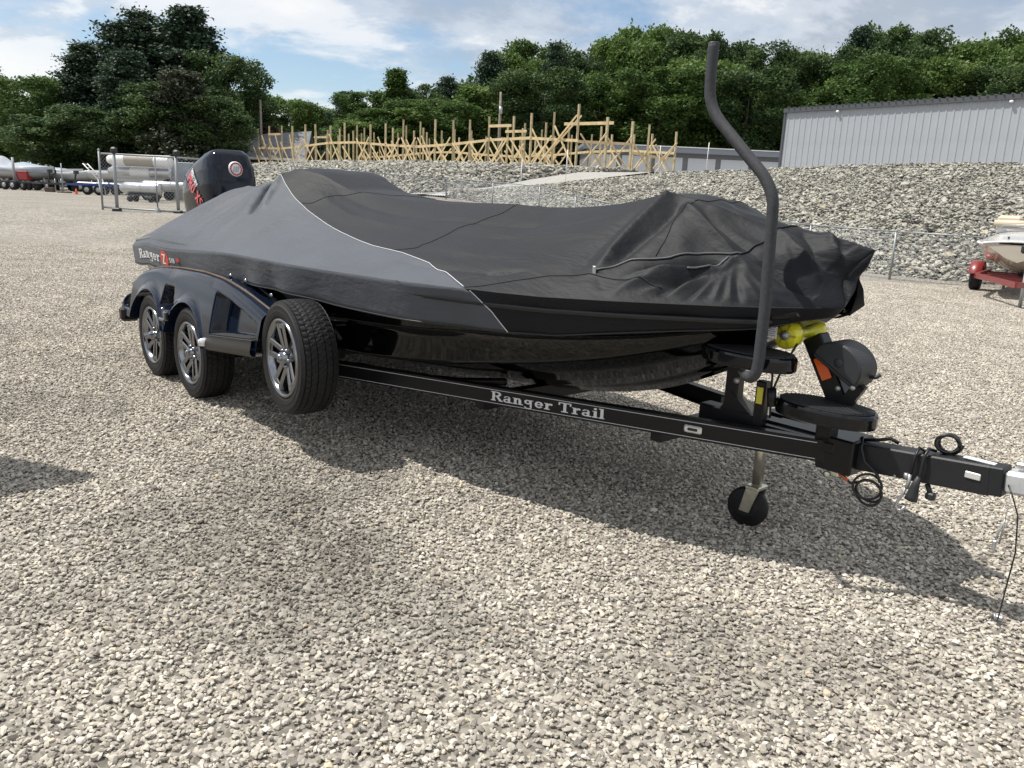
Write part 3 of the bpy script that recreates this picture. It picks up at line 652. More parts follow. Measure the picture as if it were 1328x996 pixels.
fr = [(560, 'timber frame, left half'), (640, 'timber frame, just left of its middle'), (700, 'tall middle timber posts'), (770, 'timber frame, right of the tallest post'), (850, 'right end of the timber frame'), (905, 'storage building roof, left part'), (960, 'storage building roof beside the guide pole'), (1040, 'warehouse roof, left end'), (1120, 'warehouse roof, left of centre'), (1200, 'warehouse roof, centre'), (1290, 'warehouse roof, right end')]
for i, (px, lab) in enumerate(fr):
    D = 94 + (i % 2)*4; z = 3.5; yt = float(np.interp(px, [q[0] for q in prof], [q[1] for q in prof])) + 20 + 9*((i*5) % 3); h = hgt(px, yt, D, z); tree(['oakB', 'oakL', 'oakC', 'oakB'][i % 4], at(px, D, 0), D, z, h, 'lower understorey tree over the ' + lab, G_R, wid=12)
# dense dark wood behind, read as one mass
P_ = []
rgw = np.random.default_rng(77)
for k in range(62):
    px = rgw.uniform(430, 1500); D = rgw.uniform(122, 140); yt = np.interp(px, [430, 520, 620, 690, 830, 1000, 1130, 1330, 1500], [152, 132, 100, 76, 60, 84, 58, 60, 60]) + rgw.uniform(0, 22)
    P_.append((at(px, D, 0), D, 3.0, hgt(px, yt, D, 3.0), rgw.uniform(9, 13)))
vs, fs, ts, off = [], [], [], 0
for (x, y, z, h, w) in P_:
    n = 2300; d = rgw.normal(0, 1, (n, 3)); d /= np.linalg.norm(d, axis=1)[:, None]; q = d*rgw.uniform(.75, 1.05, n)[:, None]
    nz = np.sin(q[:, 0]*7+x)*np.cos(q[:, 1]*6+y)*.12 + np.sin(q[:, 2]*9+x)*.1
    q = q*(1+nz)[:, None]; p = np.stack([x + q[:, 0]*w/2, y + q[:, 1]*w/2, z + h*.5 + q[:, 2]*h*.5], 1)
    v, f = leaves(p, .42, int(x*10) % 1000 + 5); vs.append(v); fs.append(f + off); off += len(v); ts.append(np.clip(rgw.normal(.35, .15, n), 0, 1))
o = bpy.data.objects.new('woodland', big_mesh('woodland', np.concatenate(vs), np.concatenate(fs), np.concatenate(ts), LM['dark'])); COL.objects.link(o)
tag(o, 'deep dark woodland mass behind the separate trees', None, kind='stuff')

# ================================================================== fences
M_fence = mat('galvanised_fence', (.27, .285, .30), .5, metal=.4)
M_meshw = mat('chain_link_wire', (.40, .42, .44), .5, metal=.5)
def wires(p0, p1, z0a, z0b, h, step=.075, r=.0022, tall=None):
    """diagonal wires of a chain-link panel between two posts as thin triangular rods"""
    p0 = np.array(p0, float); p1 = np.array(p1, float); L = np.linalg.norm(p1[:2]-p0[:2]); m = MB()
    for s in (1, -1):
        x = -h
        while x < L:
            a0, a1 = (x, x+h) if s == 1 else (x+h, x); b0_, b1_ = 0.0, h
            ta, tb = 0., 1.
            dx = a1-a0
            lo, hi = sorted(((0-a0)/dx, (L-a0)/dx)); ta, tb = max(0, lo), min(1, hi)
            if tb > ta+.02:
                q = []
                for t in (ta, tb):
                    xx = a0+dx*t; g = xx/L; pt = p0[:2]*(1-g)+p1[:2]*g; q.append((pt[0], pt[1], z0a*(1-g)+z0b*g + h*t))
                m.tube(q, r, 3, cap=False, smooth=False)
            x += step
    return m
def fence_post(p, z, h, r, par, nm='post'):
    return MB().tube([(p[0], p[1], z-.1), (p[0], p[1], z+h)], r, 8).lathe([(r*1.2, 0), (r*1.1, .03), (0, .06)], (p[0], p[1], z+h), 'z', 8).build(nm, M_fence, par)
# low fence running behind the boat at the foot of the banks
FP = fx([(22.5, 13.6, 0, 1.12), (16.0, 15.9, 0, 1.12), (11.05, 18.2, 0, 1.12), (9.05, 19.5, 0, 1.15), (7.75, 21.6, .03, 1.15), (5.6, 25.2, .15, 1.15), (3.84, 27.9, .3, 1.15), (2.4, 30.0, .55, 1.15), (1.1, 32, .88, 1.15), (-.85, 35, 1.0, 1.15), (-3.1, 37.4, 1.1, 1.2), (-6.0, 37.2, 1.05, 1.3), (-7.8, 36.8, .95, 1.45), (-9.6, 34.5, .72, 1.7)])
lf = empty('chain_link_fence', (9.05, 19.5, 0), 0, 'low galvanised chain-link fence running along the foot of the stone bank', 'fence')
inv = np.array([9.05, 19.5, 0])
for k, (x, y, z, h) in enumerate(FP): fence_post((x-inv[0], y-inv[1]), z, h, .03 if k != 11 else .06, lf)
for k in range(len(FP)-1):
    a, b = FP[k], FP[k+1]
    MB().tube([(a[0]-inv[0], a[1]-inv[1], a[2]+a[3]), (b[0]-inv[0], b[1]-inv[1], b[2]+b[3])], .021, 6).build('top_rail', M_fence, lf)
    wires((a[0]-inv[0], a[1]-inv[1]), (b[0]-inv[0], b[1]-inv[1]), a[2], b[2], min(a[3], b[3])-.03, .11, .0042).build('mesh_panel', M_meshw, lf)
# sliding gate, left
def seg_at(px, y, D, top=None): return at(px, D, 0)
gt = empty('sliding_gate', (-12.9, 26.6, .5), 0, 'tall galvanised chain-link sliding gate on black rollers', 'gate')
go_ = np.array([-12.9, 26.6, .5]); GA = np.array([-13.45, 26.4]); GB = np.array([-11.25, 26.9])
def gp(px, D): x = at(px, D, 0); return (x-go_[0], D-go_[1])
gpts = {'far': gp(130, 26.9), 'a': gp(149, 26.4), 'm': gp(202, 26.6), 'b': gp(229, 26.5), 'e': gp(262, 26.9)}
fence_post(gpts['a'], .02, 1.95, .055, gt); fence_post(gpts['b'], .02, 1.9, .055, gt); fence_post(gpts['far'], .02, 1.93, .035, gt)
for k in ('a', 'b'):
    MB().box((gpts[k][0], gpts[k][1]-.02, .07), (.26, .2, .16), bev=.03).build('roller', M_plastic, gt)
    MB().box((gpts[k][0]+.04, gpts[k][1]-.05, 1.95), (.2, .16, .2), bev=.05).build('roller', M_plastic, gt)
for z in (.13, 1.85):
    MB().tube([(*gpts['far'], z), (*gpts['m'], z-.02), (gpts['e'][0]+.4, gpts['e'][1], z-.05)], .03, 8).build('rail', M_fence, gt)
MB().tube([(*gpts['m'], .13), (*gpts['m'], 1.84)], .024, 8).build('upright', M_fence, gt); MB().lathe([(.11, 0), (.10, .05), (.03, .16)], (*gpts['m'], .05), 'z', 10).build('foot', M_fence, gt)
wires((gpts['far'][0], gpts['far'][1]), (gpts['m'][0], gpts['m'][1]), .14, .13, 1.7, .115, .0030).build('mesh_panel', M_meshw, gt)
wires((gpts['m'][0], gpts['m'][1]), (gpts['e'][0]+.4, gpts['e'][1]), .13, .1, 1.7, .115, .0030).build('mesh_panel', M_meshw, gt)
# yard fence further off: bare posts
for (px, D, h, w, lb) in [(18, 52, 2.0, .08, 'thick bare steel fence post in front of the covered boat, far left'), (80, 50, 1.75, .035, 'thin rusty fence post on a plank, before the trailers')]:
    x = at(px, D, 0); z = float(TZ(x, D)); o = MB().tube([(0, 0, -.1), (0, 0, h)], w, 8).build('fence_post', M_fence, loc=(x, D, z)); tag(o, lb, 'post', 'bare yard posts')
for (px, D, d, lb) in [(63, 50, (.5, .3, .28), 'small brown concrete block on the gravel, before the trailers'), (82, 49.6, (.75, .35, .08), 'flat brown plank at the foot of the thin post')]:
    x = at(px, D, 0); z = float(TZ(x, D)); o = MB().box((0, 0, d[2]/2), d, bev=.02).build('concrete_block' if d[2] > .1 else 'wood_plank', M_brownwood, loc=(x, D, z)); tag(o, lb, 'block' if d[2] > .1 else 'plank')

# ================================================================== yard of boats and trailers, far left
M_gcover = mat('faded_grey_tarp', (.30, .33, .37), .7, noise=(2, .15)); M_bluecover = mat('faded_blue_grey_tarp', (.22, .28, .34), .7, noise=(2, .15))
M_whull = mat('white_hull', (.45, .46, .46), .25, coat=.5); M_blue = mat('blue_trailer_paint', (.025, .07, .27), .35); M_red = mat('faded_red_paint', (.42, .05, .045), .5)
M_dgrey = mat('dark_trailer_paint', (.03, .032, .036), .5); M_silver = mat('dull_aluminium', (.52, .53, .54), .32, metal=.8, noise=(3, .1)); M_tan = mat('tan_wrap', (.36, .33, .28), .6)
def hull_loft(Lh, Wd, H, bow=.35, sh=.25, keel=.0):
    """simple V-bottom boat hull: x forward, z up from keel"""
    m = MB(); n = 26; us_ = np.linspace(0, 1, n); G = []
    for t in us_:
        w = Wd/2*(1 - np.clip((t-(1-bow))/bow, 0, 1)**2.0*.96); zk = keel + H*.9*np.clip((t-.72)/.28, 0, 1)**2.2; zg = H + sh*t**2
        zch = zk + (zg-zk)*.38; row = [(0, zk), (w*.45, zk+(zch-zk)*.55), (w*.86, zch), (w*.97, (zch+zg)/2), (w, zg), (w*.93, zg+.03), (w*.8, zg-.02+.05)]
        G.append([(t*Lh, y, z) for y, z in row[::-1]] + [(t*Lh, -y, z) for y, z in row[1:]])
    G = np.array(G); m.grid(G, smooth=True); k = G.shape[1]
    m.add(G[0], [tuple(range(k))])
    # deck
    m.grid(np.stack([G[:, 0], G[:, -1]], 1)[:, ::-1]*1.0, smooth=False)
    return m
def mini_trailer(par, Lf, Wt, mt, z=.45, wheels=(-.2,), nm='trailer_frame', wr=.3, tongue=1.4):
    m = MB()
    for s in (-1, 1):
        m.beam((-.2, s*Wt*.42, z), (Lf, s*Wt*.40, z), .06, .1); m.beam((Lf, s*Wt*.40, z), (Lf+tongue, 0, z), .06, .1)
    for x in np.linspace(.1, Lf, 4): m.beam((x, -Wt*.42, z-.02), (x, Wt*.42, z-.02), .06, .06)
    m.build(nm, mt, par)
    for x in wheels:
        for s in (-1, 1):
            wm = MB().lathe([(0, -.09), (wr*.5, -.1), (wr*.9, -.1), (wr, -.06), (wr, .06), (wr*.9, .1), (wr*.5, .1), (0, .09)], (0, 0, 0), 'y', 20); o = wm.build('wheel', M_rubber, par, loc=(Lf*.35+x, s*Wt*.5, wr))
            MB().lathe([(0, s*.105), (wr*.48, s*.104), (wr*.5, s*.09)], (0, 0, 0), 'y', 14).build('rim', M_galv, o)
    MB().tube([(Lf+tongue-.3, .08, 0.0), (Lf+tongue-.3, .08, z+.3)], .03, 6).build('jack', M_galv, par)
def yard(nm, px, D, rz, lab, cat, grp=None):
    x = at(px, D, 0); return empty(nm, (x, D, float(TZ(x, D))), rz, lab, cat, grp)
# covered boat, far left, on its trailer
tr = yard('boat_trailer', -30, 56, radians(-8), 'dark trailer under the grey tarp-covered boat, far left', 'trailer'); mini_trailer(tr, 5.0, 2.1, M_dgrey, wheels=(0, .75))
bt = yard('covered_boat', -30, 56, radians(-8), 'boat under a faded grey tarp at the far left edge', 'boat')
m = hull_loft(6.2, 2.3, .75); o = m.build('hull', M_whull, bt, loc=(-.3, 0, .55))
def tarp(Lh, Wd, H, pts, seed=1):
    m = MB(); n = 30; rg = np.random.default_rng(seed); G = []
    for t in np.linspace(0, 1, n):
        w = Wd/2*(1 - np.clip((t-.65)/.35, 0, 1)**2*.93); h = np.interp(t, *zip(*pts))
        G.append([(t*Lh, y*w, H + h*(1-abs(y)**1.2) + rg.normal(0, .008)) for y in np.linspace(-1, 1, 13)] + [(t*Lh, .97*w, H-.22)])
        G[-1] = [(t*Lh, -.97*w, H-.22)] + G[-1]
    return m.grid(np.array(G))
tarp(6.3, 2.4, 1.36, [(0, .1), (.2, .75), (.4, .8), (.5, .35), (.8, .2), (1, .02)]).build('tarp', M_gcover, bt, loc=(-.35, 0, 0))
tr = yard('boat_trailer', 15, 62, radians(-5), 'dark trailer under the long blue-grey covered boat', 'trailer'); mini_trailer(tr, 5.0, 2.1, M_dgrey)
bt = yard('covered_boat', 15, 62, radians(-5), 'long low boat under a blue-grey tarp with a raised hump, behind the red box', 'boat')
hull_loft(6.4, 2.3, .7).build('hull', M_whull, bt, loc=(-.6, 0, .6)); tarp(6.5, 2.4, 1.36, [(0, .3), (.25, .55), (.45, .35), (.8, .15), (1, .02)], 4).build('tarp', M_bluecover, bt, loc=(-.6, 0, 0))
# red box standing on a trailer tongue
tr = yard('utility_trailer', 24, 55, radians(-20), 'low dark utility trailer carrying the red box', 'trailer'); mini_trailer(tr, 2.6, 1.7, M_dgrey, .5)
o = yard('red_box', 30, 54.6, 0, 'faded red metal box standing on the low dark trailer', 'box'); MB().box((0, 0, .82), (.85, .7, .5), bev=.02).build('body', M_red, o, loc=(0, 0, .05)); MB().box((0, 0, 1.15), (.9, .75, .06), bev=.01).build('lid', M_red, o)
# white boats on dark trailers
for (px, D, rz, Lh, lb, lt) in [(60, 57, radians(-14), 4.9, 'white open boat behind the thin post, on a dark trailer', 'dark trailer under the white open boat behind the thin post'), (98, 60, radians(-10), 4.7, 'white flat-topped boat right of the thin post, above the blue trailer', 'dark trailer under the flat-topped white boat')]:
    tr = yard('boat_trailer', px, D, rz, lt, 'trailer'); mini_trailer(tr, 3.8, 1.9, M_dgrey)
    bt = yard('small_boat', px, D, rz, lb, 'boat'); hull_loft(Lh, 2.0, .6).build('hull', M_whull, bt, loc=(-.5, 0, .55)); MB().box((1.4, 0, 1.28), (1.0, 1.2, .25), bev=.05).build('console', M_whull, bt)
for (px, D, rz, lb) in [(55, 58, radians(-60), 'dark empty trailer end-on in the row, beyond the red box'), (88, 56, radians(12), 'dark flat trailer frame beyond the thin post'), (5, 52.5, radians(-15), 'low dark trailer in front of the covered boat at the far left edge'), (120, 55, radians(-30), 'dark trailer behind the blue trailer')]:
    tr = yard('boat_trailer', px, D, rz, lb, 'trailer'); mini_trailer(tr, 2.8, 1.8, M_dgrey, .5, (0, .65)); MB().beam((1.2, 0, .5), (1.0, 0, 1.0), .07, .07).beam((.2, -.7, .5), (.2, -.7, .95), .05, .05).beam((.2, .7, .5), (.2, .7, .95), .05, .05).build('guide_post', M_dgrey, tr)
for (px, D, rz, lb) in [(75, 64, radians(-6), 'pale long boat furthest back in the row of trailers'), (138, 52, radians(-15), 'white boat nose just left of the gate, behind the ladder rack')]:
    bt = yard('small_boat', px, D, rz, lb, 'boat'); hull_loft(5.2, 2.1, .6).build('hull', M_whull, bt, loc=(-.5, 0, .75)); MB().box((1.2, 0, .55), (3.0, 1.2, .3), bev=.04).build('cradle', M_dgrey, bt)
# near trailers, empty, dark clutter of frames and jacks
for (px, D, rz, lb) in [(42, 52.5, radians(-35), 'empty dark trailer frame angled toward the camera, left of the thin post'), (70, 53, radians(-28), 'empty dark trailer with a wheel jack, right of the thin post')]:
    tr = yard('boat_trailer', px, D, rz, lb, 'trailer'); mini_trailer(tr, 2.6, 1.8, M_dgrey, .5)
    MB().beam((2.0, 0, .5), (2.3, 0, 1.25), .08, .08).box((2.3, 0, 1.25), (.2, .25, .2)).build('winch_post', M_dgrey, tr)
tr = yard('boat_trailer', 98, 48, radians(-4), 'bright blue boat trailer left of the gate', 'trailer'); mini_trailer(tr, 3.4, 1.7, M_blue, .55, (0, .7))
MB().box((1.6, -.86, .62), (1.9, .28, .2), bev=.05).build('fender', M_blue, tr); MB().box((1.6, .86, .62), (1.9, .28, .2), bev=.05).build('fender', M_blue, tr)
o = yard('traffic_cone', 97, 47.4, 0, 'small orange cone beside the blue trailer', 'cone'); o.scale = (.7, .7, .7); MB().lathe([(.14, .03), (.03, .45), (0, .46)], (0, 0, 0), 'z', 12).build('cone_body', M_orange, o); MB().box((0, 0, .015), (.32, .32, .03)).build('cone_base', M_orange, o)
# white folded ladder rack
rk = yard('ladder_rack', 118, 47, 0, 'white tubular rack leaning up behind the gate post', 'rack')
m = MB()
for y in (-.25, .25):
    m.tube([(.5, y, .9), (-.3, y, 1.75)], .03, 6); m.tube([(.5, y, .9), (.65, y, 0)], .03, 6)
for t in np.linspace(.1, .95, 5): m.tube([(.5-.8*t, -.25, .9+.85*t), (.5-.8*t, .25, .9+.85*t)], .022, 6)
m.build('frame', M_white, rk)
# pontoon logs stacked behind the gate
ps = yard('pontoon_tube', 184, 42, radians(-7), 'upper white and tan wrapped pontoon tube behind the gate', 'pontoon tube', 'pontoon tubes behind the gate')
def pontoon(par, y, z, Lp, r, mts):
    n = len(mts)
    for k, mt in enumerate(mts):
        a, b = -Lp/2 + Lp*k/n, -Lp/2 + Lp*(k+1)/n
        pr = [(0, a-.01), (r*(.9 if k == 0 else 1.0), a), (r, a+.03), (r, b-.03), (r*.99, b), (0, b+.01)]
        if k == 0: pr = [(0, a-.3), (r*.6, a-.2)] + pr[1:]
        MB().lathe(pr, (0, y, z), 'x', 24).build('tube_section', mt, par)
pontoon(ps, 0, 1.95, 3.2, .30, [M_white, M_tan, M_tan, M_white])
ps2 = yard('pontoon_tube', 184, 42.4, radians(-7), 'middle pale pontoon tube of the stack behind the gate', 'pontoon tube', 'pontoon tubes behind the gate'); pontoon(ps2, 0, 1.38, 3.2, .28, [M_silver, M_white, M_silver])
tr = yard('pontoon_trailer', 166, 42.2, radians(-7), 'trailer under the stacked pontoon tubes', 'trailer'); mini_trailer(tr, 2.6, 2.0, M_galv, .8, (0, .7), wr=.28); MB().box((.6, 0, .95), (2.6, .1, .16)).build('bunk', M_galv, tr)
ps3 = yard('pontoon_tube', 184, 38, radians(-4), 'short silver pontoon lying low behind the gate', 'pontoon tube', 'pontoon tubes behind the gate'); pontoon(ps3, 0, .62, 1.7, .27, [M_silver, M_silver])
dl = yard('dolly', 184, 38, radians(-4), 'small wheeled dolly under the short silver pontoon', 'dolly')
MB().box((0, 0, .32), (1.4, .5, .06)).build('deck', M_dgrey, dl)
for x in (-.5, .5):
    for y in (-.25, .25): MB().lathe([(0, -.04), (.14, -.04), (.14, .04), (0, .04)], (x, y, .14), 'y', 14).build('wheel', M_rubber, dl)
ps4 = yard('pontoon_tube', 222, 40, radians(6), 'long grey pontoon low on the ground, right behind the gate', 'pontoon tube', 'pontoon tubes behind the gate'); pontoon(ps4, 0, .75, 2.6, .24, [M_silver, M_galv])
tarpst = yard('wrapped_crate', 240, 44, 0, 'grey slatted crate behind the right half of the gate', 'crate'); MB().box((0, 0, 1.5), (1.3, .8, 1.0), bev=.03).build('box', M_gcover, tarpst); MB().box((0, 0, .5), (1.3, .8, 1.0)).build('pallet', M_galv, tarpst)

# unseen boat and trailer added past the left edge to shadow the gravel
nb = empty('shadow_boat', (-8.19, 2.79, 0), radians(13), 'unseen boat added beyond the left edge to cast its bow shadow on the gravel', 'boat')
hull_loft(5.4, 2.0, .55, bow=.5).build('hull', M_gloss, nb, loc=(0, 0, .55))
nt_ = empty('boat_trailer', (-8.19, 2.79, 0), radians(13), 'trailer under the unseen boat added beyond the left edge', 'trailer'); mini_trailer(nt_, 3.6, 1.8, M_dgrey, .45, tongue=.5)
# ================================================================== white runabout on a red trailer, right edge
WR = empty('boat_trailer', (11.15, 17.24, 0), radians(-127), 'red boat trailer under the white boat at the right edge', 'trailer')
WB = empty('runabout_boat', (10.98, 17.36, 0), radians(-127), 'white and beige runabout with rolled seats at the right edge', 'boat')
M_beige = mat('beige_hull', (.50, .46, .38), .22, coat=.8); M_redt = mat('red_trailer_paint', (.20, .02, .02), .35, coat=.4); M_maroon = mat('maroon_vinyl', (.25, .02, .045), .5); M_tanv = mat('tan_vinyl', (.55, .47, .36), .5)
def runabout():
    n = 30; G = []; Dk = []
    for t in np.linspace(0, 1, n):
        x = -3.6 + 5.9*t; w = .95*(1 - np.clip((t-.55)/.45, 0, 1)**2.2*.35); zk = .44 + .30*np.clip((t-.7)/.3, 0, 1)**1.8; zg = 1.02 + .05*t; zc_ = zk + .26
        row = [(w, zg), (w*.98, zg-.05), (w*.90, (zg+zc_)/2), (w*.78, zc_), (w*.35, zk+.08), (0, zk)]
        G.append([(x, y, z) for y, z in row] + [(x, -y, z) for y, z in row[::-1][1:]])
        Dk.append([(x, y*w, zg + .012 + .05*(1-y*y) + .20*ss(1.0, .55, t)*(1-y**4)) for y in np.linspace(-1, 1, 13)])
    return np.array(G), np.array(Dk)
G, Dk = runabout()
m = MB().grid(G); m.add(G[-1], [tuple(range(G.shape[1]))]); m.add(G[0], [tuple(range(G.shape[1]))[::-1]]); m.build('hull', M_beige, WB)
MB().grid(Dk, flip=True).build('deck', M_whull, WB)
m = MB()
for s in (0, -1): m.tube([(p[0], p[1]*1.01, p[2]-.012) for p in Dk[:, s]], .022, 6)
m.tube([tuple(p) for p in Dk[-1]], .022, 6); m.build('rub_rail', M_white, WB)
for y, x in ((-.62, -1.0), (.45, -1.0)):
    so = MB().box((x, y, 1.46), (.5, .5, .12), bev=.05).box((x-.28, y, 1.46), (.14, .5, .36), bev=.06).build('seat', M_tanv, WB)
MB().tube([(-.7, -.85, 1.46), (-.7, .1, 1.47)], .075, 10).build('rolled_cushion', M_tanv, WB); MB().tube([(-.85, -.80, 1.33), (-.85, .2, 1.33)], .085, 10).build('rolled_cushion', M_white, WB)
MB().box((-1.5, .25, 1.42), (1.0, .9, .2), bev=.07).build('sun_pad', M_maroon, WB)
MB().tube([(-.6, -.95, 1.2), (-.2, -.6, 1.42), (-.1, .0, 1.46), (-.2, .6, 1.42), (-.6, .95, 1.2)], .012, 6).build('windscreen_rail', M_galv, WB)
MB().box((.35, 0, 1.20), (.9, 1.1, .06), bev=.02).build('hatch', M_whull, WB)
for (x, y) in ((.9, -.75), (1.4, -.3), (.3, -.95)): MB().box((x, y, 1.19), (.10, .03, .04), bev=.008).build('cleat', M_plastic, WB)
mini_trailer(WR, 2.0, 2.2, M_redt, .42, (-.4,), wr=.29, tongue=1.9)
for s in (-1, 1): MB().lathe([(.34, -.13), (.36, -.12), (.36, .12), (.34, .13)], (.3, s*1.1, .29), 'y', 14, a0=.25, a1=pi-.25).build('fender', M_redt, WR)
m = MB().beam((2.75, 0, .42), (2.75, 0, .98), .09, .09).beam((2.4, 0, .8), (2.8, 0, .82), .07, .07); m.build('winch_post', M_redt, WR); MB().box((2.78, 0, 1.02), (.2, .26, .16), bev=.03).build('winch', M_plastic, WR)
MB().box((1.2, 0, .47), (.2, .5, .14), bev=.03).build('keel_roller', M_rubber, WR)
m = MB()
for k in range(10):
    z = .40-.042*k; m.tube([(3.35 + .022*cos(t), .1 + (.012*sin(t) if k % 2 else 0), z + .026*sin(t)) if k % 2 == 0 else (3.35+.006*cos(t)*0, .1+.022*cos(t), z+.026*sin(t)) for t in np.linspace(0, 2*pi, 9)], .006, 4)
m.build('safety_chain', M_galv, WR)

# ================================================================== boat, cover, trailer (all in the trailer's frame)
def root(nm, lab, cat): return empty(nm, tuple(ORG), YAW, lab, cat)
US = [-1.50, -1.42, -1.2, -.6, -.3, 0, 1, 2, 2.6, 3.2, 3.8, 4.3, 4.7, 5.0, 5.07, 5.10]
WS = [.84, .96, 1.06, 1.12, 1.15, 1.17, 1.18, 1.17, 1.13, 1.05, .9, .7, .47, .22, .12, .05]
ZU = [-1.50, -1.2, -.6, 2, 4, 5.15]; ZC = [.95, 1.03, 1.09, 1.09, 1.10, 1.15]
RU = [-1.50, -1.3, -.8, -.35, -.1, .25, .45, .65, .9, 1.3, 1.8, 2.3, 2.9, 3.4, 3.8, 4.0, 4.15, 4.35, 4.5, 4.7, 4.9, 5.05, 5.10]
RZ = [.955, 1.09, 1.29, 1.46, 1.52, 1.53, 1.62, 1.69, 1.655, 1.54, 1.495, 1.475, 1.48, 1.49, 1.52, 1.55, 1.59, 1.56, 1.50, 1.46, 1.43, 1.395, 1.375]
HU = [-1.50, -.5, .2, .6, 1.0, 1.6, 2.2, 3.4, 3.9, 4.4, 4.8, 5.15]; HW = [.5, .5, .4, .3, .22, .18, .15, .12, .22, .25, .12, .1]
def smooth_interp(u, xs_, ys_, k=.05):
    return (np.interp(u-2*k, xs_, ys_) + 2*np.interp(u-k, xs_, ys_) + 2*np.interp(u, xs_, ys_) + 2*np.interp(u+k, xs_, ys_) + np.interp(u+2*k, xs_, ys_))/8
def Wd(u): return np.interp(u, US, WS)
def Zc(u): return np.interp(u, ZU, ZC)
def seg_dist(u, s, pts):
    """distance to a polyline in (u, s*w) and the position along it 0..1"""
    x, y = u, s*1.1; best = np.full(np.shape(x), 9.); pos = np.zeros(np.shape(x)); n = len(pts)-1
    sg = np.zeros(np.shape(x))
    for i in range(n):
        ax, ay = pts[i][0], pts[i][1]*1.1; bx, by = pts[i+1][0], pts[i+1][1]*1.1
        L2 = (bx-ax)**2 + (by-ay)**2; t = np.clip(((x-ax)*(bx-ax) + (y-ay)*(by-ay))/L2, 0, 1)
        d = np.hypot(x-ax-t*(bx-ax), y-ay-t*(by-ay)); m = d < best
        best = np.where(m, d, best); pos = np.where(m, (i+t)/n, pos)
        sg = np.where(m, np.sign((bx-ax)*(y-ay) - (by-ay)*(x-ax)), sg)
    return best, pos, sg
FOLDS = [  # points (u, s), height, width, taper (0 both ends, 1 fades toward the end, 2 fades toward start)
 ([(4.16, -.278), (4.14, -.462), (4.13, -.634), (4.13, -.80)], .035, .045, 3), ([(4.26, -.30), (4.24, -.47), (4.2, -.63), (4.16, -.78)], -.022, .04, 3),
 ([(4.07, -.30), (4.04, -.47), (4.03, -.64), (4.05, -.80)], -.012, .05, 0),
 ([(4.28, -.302), (4.45, -.399), (4.62, -.511)], .022, .035, 3), ([(4.36, -.30), (4.53, -.38), (4.68, -.46)], -.014, .035, 0),
 ([(4.61, -.60), (4.50, -.947)], .020, .03, 1), ([(4.62, -.60), (4.60, -.971)], .022, .024, 1), ([(4.62, -.60), (4.67, -.976)], .018, .020, 1), ([(4.63, -.59), (4.73, -.982)], .020, .020, 1),
 ([(4.64, -.59), (4.79, -.985)], .016, .022, 1), ([(4.65, -.57), (4.83, -.987)], .020, .026, 1), ([(4.66, -.56), (4.90, -.995)], .022, .03, 1), ([(4.60, -.61), (4.40, -.93)], .026, .035, 1), ([(4.58, -.63), (4.28, -.95)], .018, .04, 1),
 ([(4.55, -.66), (4.45, -.95)], -.022, .03, 1), ([(4.64, -.62), (4.56, -.98)], -.018, .022, 1), ([(4.66, -.62), (4.76, -.99)], -.016, .022, 1),
 ([(4.33, -.75), (4.47, -.70), (4.59, -.61)], -.085, .036, 0), ([(4.30, -.83), (4.45, -.80), (4.58, -.68)], .030, .035, 0), ([(4.40, -.90), (4.50, -.80), (4.59, -.70)], -.030, .03, 0),
 ([(4.72, -.48), (4.84, -.62), (5.00, -.82)], -.045, .050, 0), ([(4.69, -.177), (4.86, -.42), (5.02, -.66)], .032, .045, 0), ([(4.78, -.10), (4.90, -.32), (5.03, -.50)], -.020, .035, 0),
 ([(4.85, .06), (4.96, -.25), (5.04, -.42)], .020, .03, 0), ([(4.95, -.1), (5.03, -.3)], -.014, .025, 0), ([(4.74, -.30), (4.80, -.45), (4.86, -.55)], .016, .03, 0),
 ([(4.28, -.90), (4.38, -.86), (4.48, -.80)], .016, .03, 0), ([(4.2, -.93), (4.32, -.95)], .010, .03, 0), ([(4.18, -.86), (4.27, -.97)], -.012, .03, 1),
 # stern panel
 ([(.40, -.36), (.56, -.48), (.76, -.64)], -.062, .027, 2), ([(.46, -.30), (.68, -.48), (.84, -.62)], .022, .045, 0), ([(.26, -.36), (.46, -.52), (.66, -.66)], .016, .05, 0),
 ([(.18, -.42), (.0, -.78)], .018, .04, 0), ([(.25, -.47), (.2, -.87)], -.012, .03, 0), ([(.10, -.40), (-.2, -.74)], .016, .05, 0), ([(.4, -.55), (.42, -.93)], .012, .03, 0), ([(.64, -.60), (.76, -.93)], .010, .05, 0), ([(-.05, -.45), (-.5, -.75)], -.014, .05, 0), ([(.35, -.62), (.2, -.93)], -.010, .03, 0),
 ([(-.4, -.5), (-.8, -.9)], .014, .06, 0), ([(1.14, -.50), (1.25, -.94)], .008, .06, 0),
 # long slack draws over the middle
 ([(1.2, -.25), (1.9, -.30), (2.8, -.34)], -.014, .05, 0), ([(1.1, -.33), (1.8, -.44), (2.6, -.46)], .010, .05, 0), ([(1.7, -.05), (2.6, -.10), (3.5, -.18)], .014, .06, 0), ([(2.6, -.32), (3.3, -.34), (3.9, -.30)], -.012, .045, 0),
 ([(2.8, -.42), (3.4, -.46), (3.9, -.48)], .008, .04, 0), ([(2.7, -.62), (3.2, -.66), (3.7, -.68)], .008, .04, 0), ([(2.9, -.80), (3.3, -.83), (3.8, -.84)], -.010, .035, 0), ([(3.5, -.93), (3.62, -.84), (3.8, -.80)], -.010, .02, 0),
]
